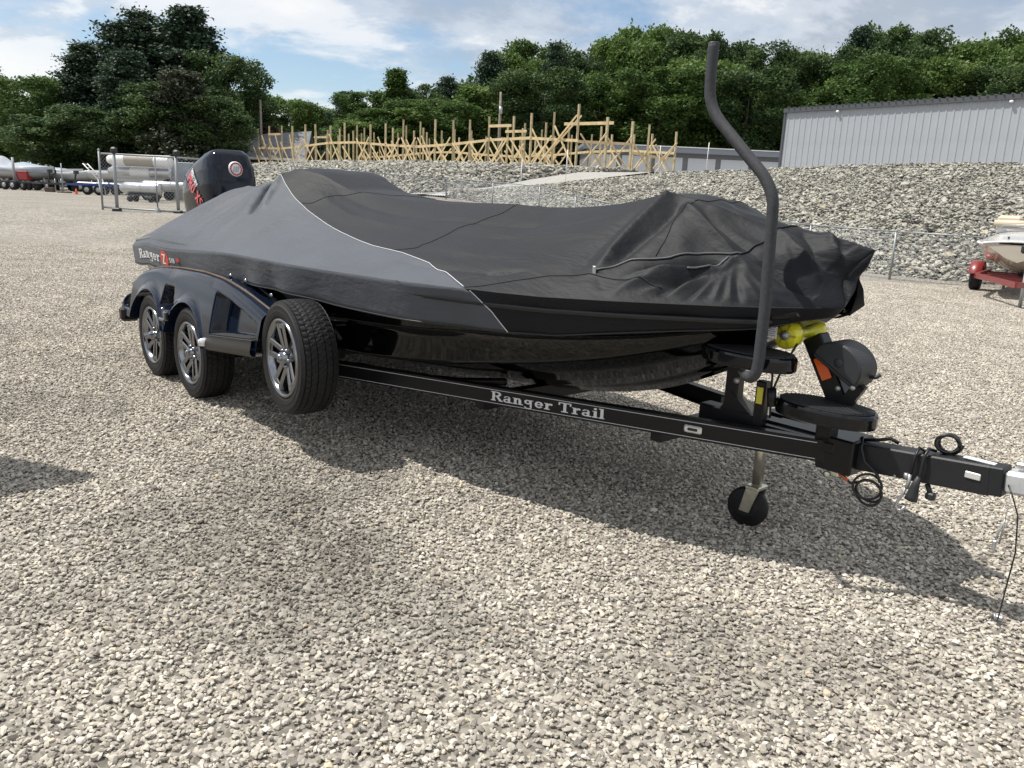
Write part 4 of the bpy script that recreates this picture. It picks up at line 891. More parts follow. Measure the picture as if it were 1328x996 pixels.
def folds(u, s):
    z = np.zeros(np.shape(u))
    for pts, h, w, tp in FOLDS:
        umin = min(p[0] for p in pts)-3*w; umax = max(p[0] for p in pts)+3*w
        d, t, sg = seg_dist(u, s, pts)
        e = np.sin(pi*np.clip(t*.96+.02, 0, 1))**.7 if tp == 0 else ((1-t)*.75+.25)*np.minimum(1, t*5+.2) if tp == 2 else (t*.7+.3)*np.clip((1-t)*6+.25, 0, 1) if tp == 1 else np.ones_like(t)*np.clip((1-t)*4+.2, 0, 1)
        k = 1.3 if pts[0][0] > 3.95 else 1.25 if pts[0][0] > 1.15 else 1.9
        z += k*h*e*np.exp(-np.abs(d/(w*.8))**1.6)
    return z
rgn = np.random.default_rng(9)
WAV = [(rgn.uniform(1.5, 9), rgn.uniform(1.5, 9), rgn.uniform(0, 6.28)) for _ in range(14)]
def wob(u, s):
    z = 0
    for a, b, c in WAV: z = z + np.sin(a*u + b*s*1.3 + c + .7*np.sin(b*u*.7))/(2+a+b)
    return z
def cover_pt(u, s):
    """(u, s): s in [-1, 1] over the boat, |s| > 1 runs down the skirt (|s|-1 = 0..1)"""
    u = np.asarray(u, float); s = np.asarray(s, float); a = np.minimum(np.abs(s), 1); q = np.clip(np.abs(s)-1, 0, 1)
    h = np.interp(u, HU, HW); t = np.clip((a-h)/(1-h), 0, 1)
    p = 1-t; p = p - .22*t*(1-t)*np.clip(1.2-np.abs(u-1)/4, 0, 1)
    zc = Zc(u); r = smooth_interp(u, RU, RZ, .035); sb_ = np.clip(s, -1, 1)
    # round the shoulder a little
    p = p - .02*np.exp(-((a-h)/.09)**2)
    edge = np.clip((1-a)*6, 0, 1)
    bow = ss(3.9, 4.6, u)*ss(5.09, 4.95, u)
    z = zc + (r-zc)*p + (folds(u, sb_)*ss(5.10, 5.0, u) + (.006+.010*bow)*wob(u*(1+.5*bow), sb_*(1.6+2*bow)))*edge
    z = z - .075*np.clip((a-.86)/.14, 0, 1)**2*ss(1.6, -.2, u)
    w = Wd(u)
    v = V0 + np.sign(s)*(np.minimum(np.abs(s), 1)*w)
    drop = np.interp(u, [-1.5, -.9, -.2, 1.6, 4.0, 4.8, 5.1], [.13, .18, .18, .20, .18, .10, .05]); drop = drop*(1 + .08*np.sin(u*2.1+1)*(u > 1))
    inw = np.interp(u, [-1.5, -.7, .4, 2.6, 4.3], [.015, .02, .035, .045, .09])*np.clip(w/.8, .1, 1)
    ripple = .012*np.sin(u*9+2*np.sin(u*3.3))*q + .007*np.sin(u*23+1)*q*ss(3.5, 4.6, u)
    ripple = ripple*ss(-.2, .8, u)
    zz_ = z - drop*q
    vv = v - np.sign(s)*(q*inw) + np.sign(s)*ripple
    rel = np.clip((z-zc)/(r-zc+1e-3), 0, 1)
    uu = u - ss(4.80, 5.085, u)*(.060*np.sin(pi*np.clip(rel, 0, 1))**1.5 + .05*(1-rel)) - .05*q*ss(4.7, 5.08, u)
    return np.stack([uu-U0, vv-V0, zz_], -1)
PIPE = [(.15, 0), (.28, -.15), (.49, -.352), (.71, -.401), (.91, -.435), (1.14, -.461), (1.35, -.487), (1.69, -.543), (2.08, -.607), (2.51, -.687), (2.84, -.724), (3.16, -.791), (3.36, -.865), (3.59, -.984), (3.64, -1.02), (3.74, -1.5), (3.80, -2.0)]
def ub(s): s = np.abs(s); return np.interp(s, [-p[1] for p in PIPE], [p[0] for p in PIPE])
S_ = np.concatenate([-np.linspace(2, 1, 10), -np.linspace(1, 0, 190)[1:]]); S_ = np.concatenate([S_, -S_[::-1][1:]])
S_half = S_
cover = root('boat_cover', 'black and grey fitted travel cover stretched over the long boat on the twin-axle trailer', 'boat cover')
def cover_panel(nm, ua, ub_, n, mt):
    t = np.linspace(0, 1, n)[:, None]; a = ua(S_half)[None]; b = ub_(S_half)[None]; Ug = a + (b-a)*t; Sg = np.broadcast_to(S_half[None], Ug.shape)
    G = cover_pt(Ug, Sg); a0, a1 = 9, len(S_half)-10
    return MB().grid(G[:, :a0+1], flip=True).grid(G[:, a0:a1+1], flip=True).grid(G[:, a1:], flip=True), G
m, Ga = cover_panel('stern_panel', lambda s: np.full(s.shape, -1.50), ub, 210, None)
m.add(Ga[0], [tuple(range(Ga.shape[1]))]); stern_panel = m.build('stern_panel', M_lightcloth, cover)
m, Gb = cover_panel('bow_panel', ub, lambda s: np.full(s.shape, 5.085), 380, None)
# closing nose: the cloth tucks back under the tip
r0 = Gb[-1]; c = r0.mean(0)[None]; nose = [r0, r0*.45 + c*.55 + np.array([.012, 0, 0]), r0*.02 + c*.98 + np.array([.004, 0, 0])]
m.grid(np.array(nose), flip=True); bow_panel = m.build('bow_panel', M_darkcloth, cover)
for o_ in (stern_panel, bow_panel):
    md = o_.modifiers.new('cloth_thickness', 'SOLIDIFY'); md.thickness = .003; md.offset = -1
def on_cover(pts, off=.004, n=60):
    p = np.array(pts, float); d = np.r_[0, np.cumsum(np.hypot(np.diff(p[:, 0]), np.diff(p[:, 1])))]; t = np.linspace(0, d[-1], n)
    u = np.interp(t, d, p[:, 0]); s = np.interp(t, d, p[:, 1]); P = cover_pt(u, s); e = .004
    n1 = np.cross(cover_pt(u+e, s)-cover_pt(u-e, s), cover_pt(u, s+e)-cover_pt(u, s-e)); n1 /= np.linalg.norm(n1, axis=1)[:, None] + 1e-9
    n1 *= np.sign(n1[:, 2:3]*(np.abs(s)[:, None] <= 1) + (-n1[:, 1:2]*np.sign(-s)[:, None])*(np.abs(s)[:, None] > 1)*1.0 + 1e-9)
    return P + n1*off
M_piping = mat('pale_piping', (.60, .61, .62), .5); M_seam = mat('dark_seam_thread', (.008, .008, .009), .8); M_zip = mat('zip_teeth', (.07, .072, .078), .45)  # seam thread is one even near-black colour
lab_pipe = [(u, s) for u, s in PIPE if s > -2.01]
MB().tube(on_cover([p for p in lab_pipe if p[1] > -1.01], .002, 220), .0021, 5).build('piping', M_piping, cover)
MB().tube(on_cover([p for p in lab_pipe if p[1] < -1.0], .001, 40), .0025, 5).build('piping', M_piping, cover)
SEAMS = [[(1.10, -.455), (1.19, -.42), (1.26, -.281), (1.45, -.185), (1.7, -.1), (1.75, .3)], [(2.72, -.71), (2.88, -.66), (2.89, -.533), (2.90, -.341), (3.01, -.223), (3.1, .1)],
         [(3.60, -.985), (3.67, -.96), (3.79, -.894), (3.93, -.837), (4.11, -.82), (4.3, -.86), (4.45, -.88)], [(4.31, -.268), (4.28, -.379), (4.32, -.558), (4.33, -.658)], [(4.31, -.259), (4.35, -.2), (4.37, .3)],
         [(4.73, -.003), (4.75, .2)]]
for sm in SEAMS: MB().tube(on_cover(sm, .001, 70), .0028, 4).build('seam', M_seam, cover)
ZIP = [(4.13, -.804), (4.24, -.707), (4.39, -.657), (4.5, -.566), (4.6, -.525), (4.63, -.486), (4.67, -.367), (4.73, -.003)]
zo = MB().tube(on_cover(ZIP[:6], .003, 80), .0050, 5).build('zip', M_zip, cover); MB().tube(on_cover(ZIP[5:], .003, 60), .004, 5).build('zip', M_seam, cover)
p_ = on_cover([(4.13, -.804), (4.125, -.81)], .012, 3)[0]; MB().box(p_ + np.array([0, 0, -.01]), (.02, .008, .045), bev=.003).build('zip_pull', M_galv, zo)
MB().tube(on_cover([(4.50, -.76), (4.56, -.70), (4.61, -.60), (4.63, -.54)], .004, 30), .005, 5).build('zip', M_zip, cover)
MB().tube([tuple(p) for p in on_cover([(u, -1.0) for u in np.linspace(3.62, 5.03, 30)], .001, 90)], .0022, 4).build('hem_seam', M_seam, cover)
# webbing hem along the skirt's lower edge
hem = cover_pt(np.linspace(-1.45, 4.95, 160), np.full(160, -2.0)); MB().tube(hem, .005, 6).build('hem_rope', M_wire, cover)

# ------------------------------------------------------------------ lettering: small raster of slab or sans glyphs, built as raised cells
def glyph(ch, slab=True):
    """list of primitives on a cell of height 1: ('b', x0, y0, x1, y1), ('r', cx, cy, rx, ry, t, a0, a1), ('l', x0, y0, x1, y1, t)"""
    S = .19; h = .09; X = .68
    G = {
     'R': (.86, [('b', .10, 0, .10+S, 1), ('b', 0, 0, .38, h), ('b', 0, 1-h, .5, 1), ('r', .46, .74, .30, .26, S*.95, -90, 90), ('b', .2, .48, .48, .48+h), ('b', .2, 1-h, .48, 1), ('l', .48, .50, .72, .04, S), ('b', .60, 0, .90, h)]),
     'a': (.66, [('r', .27, .20, .25, .20, .15, 0, 360), ('b', .36, .04, .36+S*.9, .5), ('r', .30, .48, .25, .20, .11, 0, 175), ('b', .36, 0, .66, h)]),
     'n': (.78, [('b', .10, 0, .10+S, X), ('b', 0, X-h, .2, X), ('b', 0, 0, .36, h), ('r', .38, .42, .24, .26, S*.9, 0, 150), ('b', .62-S*.95, 0, .62, .45), ('b', .42, 0, .76, h)]),
     'g': (.70, [('r', .28, .44, .26, .24, .16, 0, 360), ('b', .42, -.05, .42+S*.85, X), ('b', .42, X-h, .68, X), ('r', .30, -.08, .28, .20, .11, 180, 362)]),
     'e': (.64, [('r', .32, .34, .30, .34, .17, 45, 330), ('r', .32, .34, .30, .34, .17, 0, 60), ('b', .08, .30, .60, .39)]),
     'r': (.60, [('b', .10, 0, .10+S, X), ('b', 0, X-h, .2, X), ('b', 0, 0, .40, h), ('r', .44, .42, .18, .26, .14, 40, 170), ('r', .50, .57, .09, .09, .12, 0, 360)]),
     'T': (.86, [('b', .34, 0, .34+S, 1), ('b', .2, 0, .68, h), ('b', 0, 1-h*1.1, .86, 1), ('b', 0, .70, h, 1), ('b', .86-h, .70, .86, 1)]),
     'i': (.38, [('b', .10, 0, .10+S, X), ('b', 0, X-h, .2, X), ('b', 0, 0, .38, h), ('r', .19, .88, .11, .11, .12, 0, 360)]),
     'l': (.38, [('b', .10, 0, .10+S, 1), ('b', 0, 1-h, .2, 1), ('b', 0, 0, .38, h)]),
     ' ': (.30, []),
     'P': (.62, [('b', 0, 0, .2, 1), ('r', .28, .70, .30, .30, .17, -90, 90), ('b', .1, .84, .30, 1), ('b', .1, .40, .30, .56)]),
     'O': (.70, [('r', .35, .5, .34, .5, .19, 0, 360)]), 'X': (.70, [('l', .08, 0, .62, 1, .19), ('l', .62, 0, .08, 1, .19)]),
     'S': (.62, [('r', .31, .73, .29, .27, .17, 30, 270), ('r', .31, .27, .29, .27, .17, -150, 90)]),
     'M': (.9, [('b', 0, 0, .17, 1), ('b', .73, 0, .9, 1), ('l', .1, 1, .45, .3, .17), ('l', .8, 1, .45, .3, .17)]), 'E': (.55, [('b', 0, 0, .18, 1), ('b', 0, 0, .55, .16), ('b', 0, .42, .5, .57), ('b', 0, .84, .55, 1)]),
     'C': (.62, [('r', .34, .5, .33, .5, .18, 50, 310)]), 'U': (.65, [('b', 0, .3, .18, 1), ('b', .47, .3, .65, 1), ('r', .325, .32, .325, .32, .18, 180, 360)]), 'Y': (.66, [('b', .24, 0, .42, .5), ('l', .05, 1, .33, .45, .18), ('l', .61, 1, .33, .45, .18)]),
     'K': (.66, [('b', 0, 0, .18, 1), ('l', .15, .45, .6, 1, .18), ('l', .2, .55, .62, 0, .18)]),
     '5': (.58, [('b', .05, .84, .52, 1), ('b', .05, .5, .2, 1), ('r', .26, .31, .28, .31, .16, -150, 120)]), '1': (.34, [('b', .12, 0, .30, 1), ('b', 0, .74, .2, .88)]), '8': (.60, [('r', .3, .75, .24, .25, .15, 0, 360), ('r', .3, .27, .29, .28, .16, 0, 360)]),
     'L': (.5, [('b', 0, 0, .18, 1), ('b', 0, 0, .5, .16)]), 'Z': (.62, [('b', 0, .84, .62, 1), ('b', 0, 0, .62, .16), ('l', .06, .06, .56, .94, .2)])}
    w, pr = G[ch]
    if ch == 'R' and not slab: w, pr = .68, [('b', 0, 0, .2, 1), ('r', .30, .72, .32, .28, .17, -90, 90), ('b', .1, .84, .32, 1), ('b', .1, .44, .32, .60), ('l', .32, .5, .60, 0, .19)]
    return w, pr
def raster(text, res=26, slab=True, gap=.07, slant=0.0):
    """merged runs of filled cells: list of (x0, x1, y0, y1) in units of the cap height"""
    out = []; pen = 0; ct = 1.0/res
    for ch in text:
        w, pr = glyph(ch, slab); ys_ = (np.arange(int(-.3*res), res+1)+.5)*ct; xs_ = (np.arange(-2, int(w*res)+3)+.5)*ct; XX, YY = np.meshgrid(xs_, ys_); F_ = np.zeros(XX.shape, bool)
        for p in pr:
            if p[0] == 'b': F_ |= (XX >= p[1]) & (XX <= p[3]) & (YY >= p[2]) & (YY <= p[4])
            elif p[0] == 'r':
                _, cx_, cy_, rx, ry, t, a0, a1 = p; dx, dy = (XX-cx_)/rx, (YY-cy_)/ry; rr = np.hypot(dx, dy); an = np.degrees(np.arctan2(dy, dx)); inn = ((XX-cx_)/max(1e-3, rx-t))**2 + ((YY-cy_)/max(1e-3, ry-t*.75))**2
                ok = np.zeros(XX.shape, bool)
                for k in (-360, 0, 360): ok |= (an+k >= a0) & (an+k <= a1)
                F_ |= (rr <= 1) & (inn >= 1) & ok
            else:
                _, x0, y0, x1, y1, t = p; L2 = (x1-x0)**2+(y1-y0)**2; q = np.clip(((XX-x0)*(x1-x0)+(YY-y0)*(y1-y0))/L2, 0, 1); F_ |= (np.hypot(XX-x0-q*(x1-x0), YY-y0-q*(y1-y0)) <= t/2) & (YY >= 0) & (YY <= 1)
        for r_ in range(F_.shape[0]):
            row = F_[r_]; c = 0
            while c < len(row):
                if row[c]:
                    e = c
                    while e < len(row) and row[e]: e += 1
                    y = ys_[r_]; out.append((pen + xs_[c]-ct/2 + slant*y, pen + xs_[e-1]+ct/2 + slant*y, y-ct/2, y+ct/2)); c = e
                else: c += 1
        pen += w + gap
    return out, pen
def letters(cells, fn, nm, mt, par, split=.12):
    """fn maps flat (x, y) arrays to 3-D points on the printed surface"""
    vs, fs = [], []
    for (x0, x1, y0, y1) in cells:
        k = max(1, int((x1-x0)/split))
        for j in range(k):
            a, b = x0+(x1-x0)*j/k, x0+(x1-x0)*(j+1)/k; n = len(vs); vs += [(a, y0), (b, y0), (b, y1), (a, y1)]; fs.append((n, n+1, n+2, n+3))
    vs = np.array(vs); P = fn(vs[:, 0], vs[:, 1]); return MB().add(P, fs).build(nm, mt, par)

# ------------------------------------------------------------------ the boat itself
boat = root('bass_boat', 'long glossy black boat under the fitted cover, its outboard motor standing at the stern', 'boat')
KU = [-1.2, 0, 2.4, 3.16, 3.78, 4.14, 4.44, 4.68, 4.84, 4.95]; KZ = [.40, .38, .385, .42, .51, .61, .75, .89, 1.03, 1.10]
def hull_sec(u, n=20):
    w = (Wd(min(u, 5.02))-.05)*(1 if u < 4.6 else .98); zk = float(smooth_interp(np.array([u]), KU, KZ, .07)[0]); zg = max(float(Zc(u))-.05, zk+.04)
    bowf = float(ss(2.4, 4.9, u)); zch = zk + (.20 + .10*bowf)*(zg-zk)/.66 + .02; wch = w*(.86 - .30*bowf)
    P = [(0, zk), (wch*.25, zk+(zch-zk)*.22), (wch*.50, zk+(zch-zk)*.47), (wch*.52, zk+(zch-zk)*.44), (wch*.80, zk+(zch-zk)*.76), (wch*.98, zch-.012), (wch+.01, zch), (wch+.015, zch+.012)]
    for t in (.15, .3, .45, .46, .48, .62, .75, .88, 1.0):
        fl = t**(1.0+.6*bowf); y = wch+.015 + (w-wch-.015)*fl; z = zch+.012 + (zg-zch-.012)*t
        if t == .46: y += .012
        if t == .48: y += .014
        P.append((y, z))
    P.append((w+.018, zg+.005)); P.append((w+.018, zg+.035)); P.append((w-.02, zg+.04))
    return P
m = MB(); G = []
for u in np.concatenate([np.linspace(-1.2, 3.8, 60), np.linspace(3.85, 4.92, 36)]):
    S1 = hull_sec(u); G.append([(u-U0, -y, z) for y, z in S1[::-1]] + [(u-U0, y, z) for y, z in S1[1:]])
G = np.array(G); m.grid(G, smooth=True, flip=True); m.add(G[0], [tuple(range(G.shape[1]))]); m.add(G[-1], [tuple(range(G.shape[1]))[::-1]])
hull = m.build('hull', M_gloss, boat)
for p_ in hull.data.polygons: pass
rr_ = [(u-U0, -(float(Wd(u))-.03), float(Zc(u))-.06) for u in np.linspace(-1.2, 4.85, 80)]
MB().tube(rr_, .014, 6).build('rub_rail', M_wire, boat); MB().tube([(a, -b, c) for a, b, c in rr_], .014, 6).build('rub_rail', M_wire, boat)
# thin accent line on the side and chrome fittings
def side_pt(u, t, off=.003):
    a = hull_sec(u); k = min(len(a)-5, 8 + int(t*8)); return (u-U0, -a[k][0]-off, a[k][1])
MB().tube([side_pt(u, .45) for u in np.linspace(1.2, 4.7, 60)], .003, 4).build('accent_line', M_brown, boat)
for (u, z) in ((1.28, .93), (1.52, .92), (1.9, .87)):
    MB().lathe([(0, -.012), (.012, -.010), (.016, 0)], (u-U0, -(float(Wd(u))-.035), z), 'y', 12).build('fitting', M_chrome, boat)

# outboard motor, tilted a little, standing behind the transom
om = empty('outboard_motor', (-1.92-U0, .04, 1.13), 0, parent=boat); om.rotation_euler = (0, radians(-8), radians(2)); om.scale = (1.08, 1.08, 1.12)
def cowl():
    n = 30; k = 36; G = []
    prof = [(0, .33, .20), (.06, .40, .225), (.16, .43, .24), (.30, .445, .25), (.42, .435, .24), (.52, .405, .215), (.565, .36, .18), (.590, .27, .125), (.60, .12, .06), (.603, .01, .01)]
    zs_, lx, ly = zip(*prof)
    for i in range(n):
        t = i/(n-1); z = .603*sin(t*pi/2)**.9 if t > 0 else 0; a, b = np.interp(z, zs_, lx), np.interp(z, zs_, ly); row = []
        for j in range(k):
            th = 2*pi*j/k; ex = .42; x = a*np.sign(cos(th))*abs(cos(th))**ex; y = b*np.sign(sin(th))*abs(sin(th))**ex
            zz_ = z + .07*(x/.42)*z/.6*1.0
            y *= 1 - .10*max(0, -x/.4); row.append((x, y, zz_))
        G.append(row + [row[0]])
    return np.array(G)
G = cowl(); cow = MB().grid(G[:, :], smooth=True).build('cowling', mat('deep_blue_black_cowl', (.003, .006, .014), .10, spec=.35), om)
MB().lathe([(.34, -.16), (.36, -.05), (.31, 0), (.0, 0)], (-.02, 0, 0), 'z', 24).build('lower_cowl', M_gloss, om)
MB().tube([(-.05, 0, -.1), (-.05, 0, -.8)], .11, 10).box((-.1, 0, -.55), (.30, .10, .9), bev=.03).box((-.08, 0, -.62), (.55, .30, .02)).build('midsection', M_gloss, om)
MB().box((.34, 0, -.25), (.16, .34, .5), bev=.03).build('bracket', M_plastic, om)
# side plate with red and white model letters, round badge on the front face
def cowl_surf(side_y, x, z):   # point on the near side of the cowling
    zs_ = [0, .06, .16, .30, .42, .50, .555]; ly = [.20, .225, .24, .25, .24, .218, .185]; b = np.interp(z, zs_, ly); a = np.interp(z, zs_, [.33, .40, .43, .445, .435, .41, .365])
    x_ = np.clip(x/a, -.999, .999); y = b*(1-np.abs(x_)**(2/.42))**(.42/2)*(1 - .10*np.maximum(0, -x/.4))
    return y
def on_side(x, z, off=.006): return np.stack([x, -(cowl_surf(0, x, z)+off), z + .07*(x/.42)*z/.6], 1)
# swoosh panel
pp = []
for t in np.linspace(0, 1, 16):
    x0 = -.34 + .68*t; zt = .55 - .48*t; zb = zt - .27 + .05*t
    xs2 = np.full(7, x0); zs2 = np.linspace(zb, zt, 7); pp.append(on_side(xs2, np.clip(zs2, .005, .55), .004))
MB().grid(np.array(pp), flip=True).build('side_panel', M_gloss, om)
def side_txt(x0, z0, sc, ang):
    ca, sa = cos(ang), sin(ang)
    def fn(x, y):
        X_ = x0 + sc*(x*ca - y*sa); Z_ = z0 + sc*(x*sa + y*ca); return on_side(X_, Z_, .009)
    return fn
M_rlet = mat('red_letters', (.72, .10, .12), .4); wa_, la_ = raster('PRO ', 22, False, .06, .15); wb_, _ = raster('XS', 22, False, .06, .15)
letters(wa_, side_txt(-.13, .42, .105, radians(-50)), 'model_word', M_rlet, om); letters([(a+la_, b+la_, c, d) for a, b, c, d in wb_], side_txt(-.13, .42, .105, radians(-50)), 'model_word', M_rlet, om)
cells2, _ = raster('MERCURY', 16, False, .05, .1); letters(cells2, side_txt(-.03, .47, .046, radians(-50)), 'maker_lettering', M_white, om)
bx, bz = .418, .385
def badge_xy(r0, r1, off, n=28):
    an = np.linspace(0, 2*pi, n); out = []
    for r in (r0, r1): out.append(np.stack([np.full(n, bx+off) - .25*(r*np.sin(an))*1.0*0 + .0, r*np.cos(an), bz + .06 + r*np.sin(an)], 1))
    return np.array(out)
bd = MB().lathe([(0, .02), (.060, .018), (.068, .008), (.07, -.03)], (bx+.012, 0, bz+.055), 'x', 32).build('round_badge', M_white, om)
MB().lathe([(.046, .023), (.058, .0215)], (bx+.012, 0, bz+.055), 'x', 32).build('badge_ring', mat('badge_red', (.45, .02, .03), .3), bd)
ml = MB()
for y0, y1 in ((-.026, -.012), (-.005, .009), (.016, .030)):
    ml.beam((bx+.037, y0, bz+.03), (bx+.037, y1, bz+.08), .004, .010)
ml.build('badge_mark', M_galv, bd)
MB().tube([(.385, -.11, .56), (.425, -.13, .3), (.40, -.125, .12)], .005, 5).tube([(.385, .11, .56), (.425, .13, .3), (.40, .125, .12)], .005, 5).build('panel_groove', M_wire, om)

# cover logo on the stern skirt: word, red roundel, number
def on_skirt(x, z_down, off=.004):
    q = np.clip(z_down/.18, .0, 1); P = cover_pt(x, -(1 + 1e-4 + q)); P[:, 1] -= off; return P
cells, Lr = raster('Ranger', 26, True, .03); LX0, LX1 = -.92, -.15; kx = (LX1-LX0)/Lr
letters(cells, lambda x, y: on_skirt(LX0 + x*kx, .118 - y*.080), 'logo_lettering', M_white, cover)
rc = []
for r_ in range(-14, 15):
    y = r_/14; hw_ = sqrt(max(0, 1-y*y)); rc.append((-hw_, hw_, y-.036, y+.036))
letters(rc, lambda x, y: on_skirt(-.02 + x*.105, .084 - y*.066), 'logo_disc', M_redlog, cover)
zc_, _ = raster('Z', 20, False); letters([(a-.31, b-.31, c-.5, d-.5) for a, b, c, d in zc_], lambda x, y: on_skirt(-.02 + x*.14, .084 - y*.078, .007), 'logo_mark', M_white, cover)
cells, _ = raster('518', 16, False); letters(cells, lambda x, y: on_skirt(.10 + x*.075, .104 - y*.036), 'logo_number', M_white, cover)
letters([(0, 1.3, 0, 1)], lambda x, y: on_skirt(.26 + x*.05, .092 - y*.03), 'logo_dash', M_redlog, cover)

# ------------------------------------------------------------------ trailer
tl = root('boat_trailer', 'black twin-axle boat trailer with fenders, spare wheel, steps and tongue under the covered boat', 'trailer')
def railz(u): return np.interp(u, [-.9, 2.3, 5.12], [.505, .515, .585])
NR = [(-.9, .34), (2.28, .34), (5.12, 1.235)]; FR = [(u, 2*V0 - v) for u, v in NR]
def rail(pts):
    """C-channel rail, open toward the inside"""
    m = MB(); H_ = .098
    for (a, b) in zip(pts[:-1], pts[1:]):
        pa, pb = T_(a[0], a[1], railz(a[0])-H_/2), T_(b[0], b[1], railz(b[0])-H_/2); sgn = 1 if a[1] < V0 else -1
        m.beam(pa, pb, .010, H_, bev=.002); off = np.array([0, sgn*.024, 0])
        m.beam(pa+off+[0, 0, H_/2-.004], pb+off+[0, 0, H_/2-.004], .045, .007); m.beam(pa+off-[0, 0, H_/2-.004], pb+off-[0, 0, H_/2-.004], .045, .007)
    return m
nr = rail(NR).build('side_rail', M_blackpaint, tl); fr_ = rail(FR).build('side_rail', M_blackpaint, tl)
dN = T_(NR[2][0], NR[2][1], 0) - T_(NR[1][0], NR[1][1], 0); LN = np.linalg.norm(dN); dN /= LN; nN = np.array([dN[1], -dN[0], 0])
def on_rail(x, y, off=.0068):     # x metres along the front leg of the near rail, y up from its lower edge
    x = np.asarray(x, float); y = np.asarray(y, float); u = NR[1][0] + x*dN[0]
    z = railz(u) - .098 + y; base = T_(NR[1][0], NR[1][1], 0)
    return np.stack([base[0] + x*dN[0] + nN[0]*off, base[1] + x*dN[1] + nN[1]*off, z], -1)
for yy in (.012, .084): 
    xx = np.linspace(.03, LN-.12, 30); a = on_rail(xx, yy-.0013); b = on_rail(xx, yy+.0013); MB().grid(np.stack([a, b], 1), smooth=False, flip=False).build('pinstripe', M_greylab, nr)
cells, Lw = raster('Ranger Trail', 30, True, .05); cw1, lw1 = raster('Ranger ', 30, True, .05); cw2, _ = raster('Trail', 30, True, .05)
sc = .060; x0 = 1.20
xa = 1.20; sc = (1.87-xa)/Lw
M_sil = mat('silver_letters', (.62, .62, .64), .4)
letters(cw1, lambda x, y: on_rail(xa + x*sc, .026 + y*.050, .0072), 'rail_word', M_sil, nr); letters(cw2, lambda x, y: on_rail(xa + (x+lw1)*sc, .026 + y*.050, .0072), 'rail_word', M_sil, nr)
MB().box((0, 0, 0), (.085, .014, .036), bev=.006).build('marker_light', M_lens, tl, loc=tuple(on_rail(2.315, .052, .012)), rz=atan2(dN[1], dN[0]))
ol = MB().box((0, 0, 0), (.05, .010, .016), bev=.004); ol.build('marker_lens', M_plastic, tl, loc=tuple(on_rail(2.315, .052, .017)), rz=atan2(dN[1], dN[0]))
# labels on the far rail's inner face
dF = np.array([dN[0], -dN[1], 0]); 
def on_far(x, z, off=.008): u = NR[1][0] + x*dF[0]; base = T_(FR[1][0], FR[1][1], 0); nf = np.array([-dF[1]*-1, dF[0]*-1, 0]); nf = np.array([dF[1], -dF[0], 0]); return base + dF*x + nf*off + np.array([0, 0, railz(u)-.049+z])
for (xa_, w_, mt) in ((2.08, .09, M_roller), (2.26, .17, M_greylab)):
    MB().box((0, 0, 0), (w_, .003, .055)).build('warning_label', M_greylab if mt is M_greylab else mat('faded_label', (.25, .24, .16), .5), tl, loc=tuple(on_far(xa_, 0)), rz=atan2(dF[1], dF[0]))
# cross members and bunks
m = MB()
for u in (-.85, .42, 1.6): m.beam(T_(u, .35, .43), T_(u, 2.25, .43), .07, .09)
m.beam(T_(3.3, .72, .43), T_(3.3, 1.88, .43), .07, .08); m.beam(T_(4.3, 1.0, .46), T_(4.3, 1.6, .46), .06, .08)
m.build('cross_member', M_blackpaint, tl)
for v in (.62, 1.98):
    MB().beam(T_(-.9, v, .575), T_(2.7, v+(.16 if v < 1 else -.16), .56), .10, .05, bev=.01).beam(T_(0, v, .45), T_(0, v, .56), .05, .05).beam(T_(2.2, v, .45), T_(2.2, v, .56), .05, .05).build('bunk', M_pad, tl)
# curved bow guide plate seen under the hull
MB().tube([T_(2.45, .45, .50), T_(2.7, .62, .47), T_(3.0, .80, .475), T_(3.3, .90, .52)], .022, 8).build('bunk_bracket', M_blackpaint, tl)
# axles
for u in (0, .837): MB().beam(T_(u, .12, .30), T_(u, 2.48, .30), .05, .05).build('axle', M_blackpaint, tl)

def tyre_mesh(R=.335, Wt=.225, rimr=.225):
    seg = 168; half = Wt/2; prof = []
    # (radius, lateral, tread depth factor)
    side = [(rimr-.012, -half*.78, 0), (rimr, -half*.86, 0), (rimr+.02, -half*.97, 0), (rimr+.045, -half*1.0, 0), (rimr+.048, -half*.985, 0), (rimr+.075, -half*.985, 0), (R-.028, -half*.93, 0), (R-.012, -half*.86, .3)]
    tread = []
    ribs = [-.80, -.58, -.54, -.24, -.20, .20, .24, .54, .58, .80]; groove = [0, 1, 2, 3, 4]
    for k in range(0, 10, 2):
        a, b = ribs[k], ribs[k+1]; crown = lambda x: R - .012*x*x
        tread += [(crown(a)-.009, a*half-.0005, -1), (crown(a), a*half+.001, 1), (crown((a+b)/2), (a+b)/2*half, 1), (crown(b), b*half-.001, 1), (crown(b)-.009, b*half+.0005, -1)]
    prof = side + tread + [(r, -l, d) for r, l, d in side[::-1]]
    G = []
    for i in range(seg+1):
        th = 2*pi*i/seg; row = []
        for j, (r, l, d) in enumerate(prof):
            rr2 = r
            if d > 0:
                ph = i + int(round(l/half*3)); shoulder = abs(l/half) > .55
                if (ph % 3 == 0): rr2 = r - (.006 if shoulder else .0035)*d
            row.append((rr2*cos(th), l, rr2*sin(th)))
        G.append(row)
    return MB().grid(np.array(G), smooth=False).mesh('tyre', M_rubber)
TY = tyre_mesh()
def rim_mesh(s=-1):
    m = MB(); h = s*.112
    m.lathe([(.226, h*.70), (.228, h*.98), (.218, h*1.0), (.207, h*.93), (.200, h*.62), (.190, h*.30), (.186, -h*.7), (.215, -h*.9)], (0, 0, 0), 'y', 64)
    return m
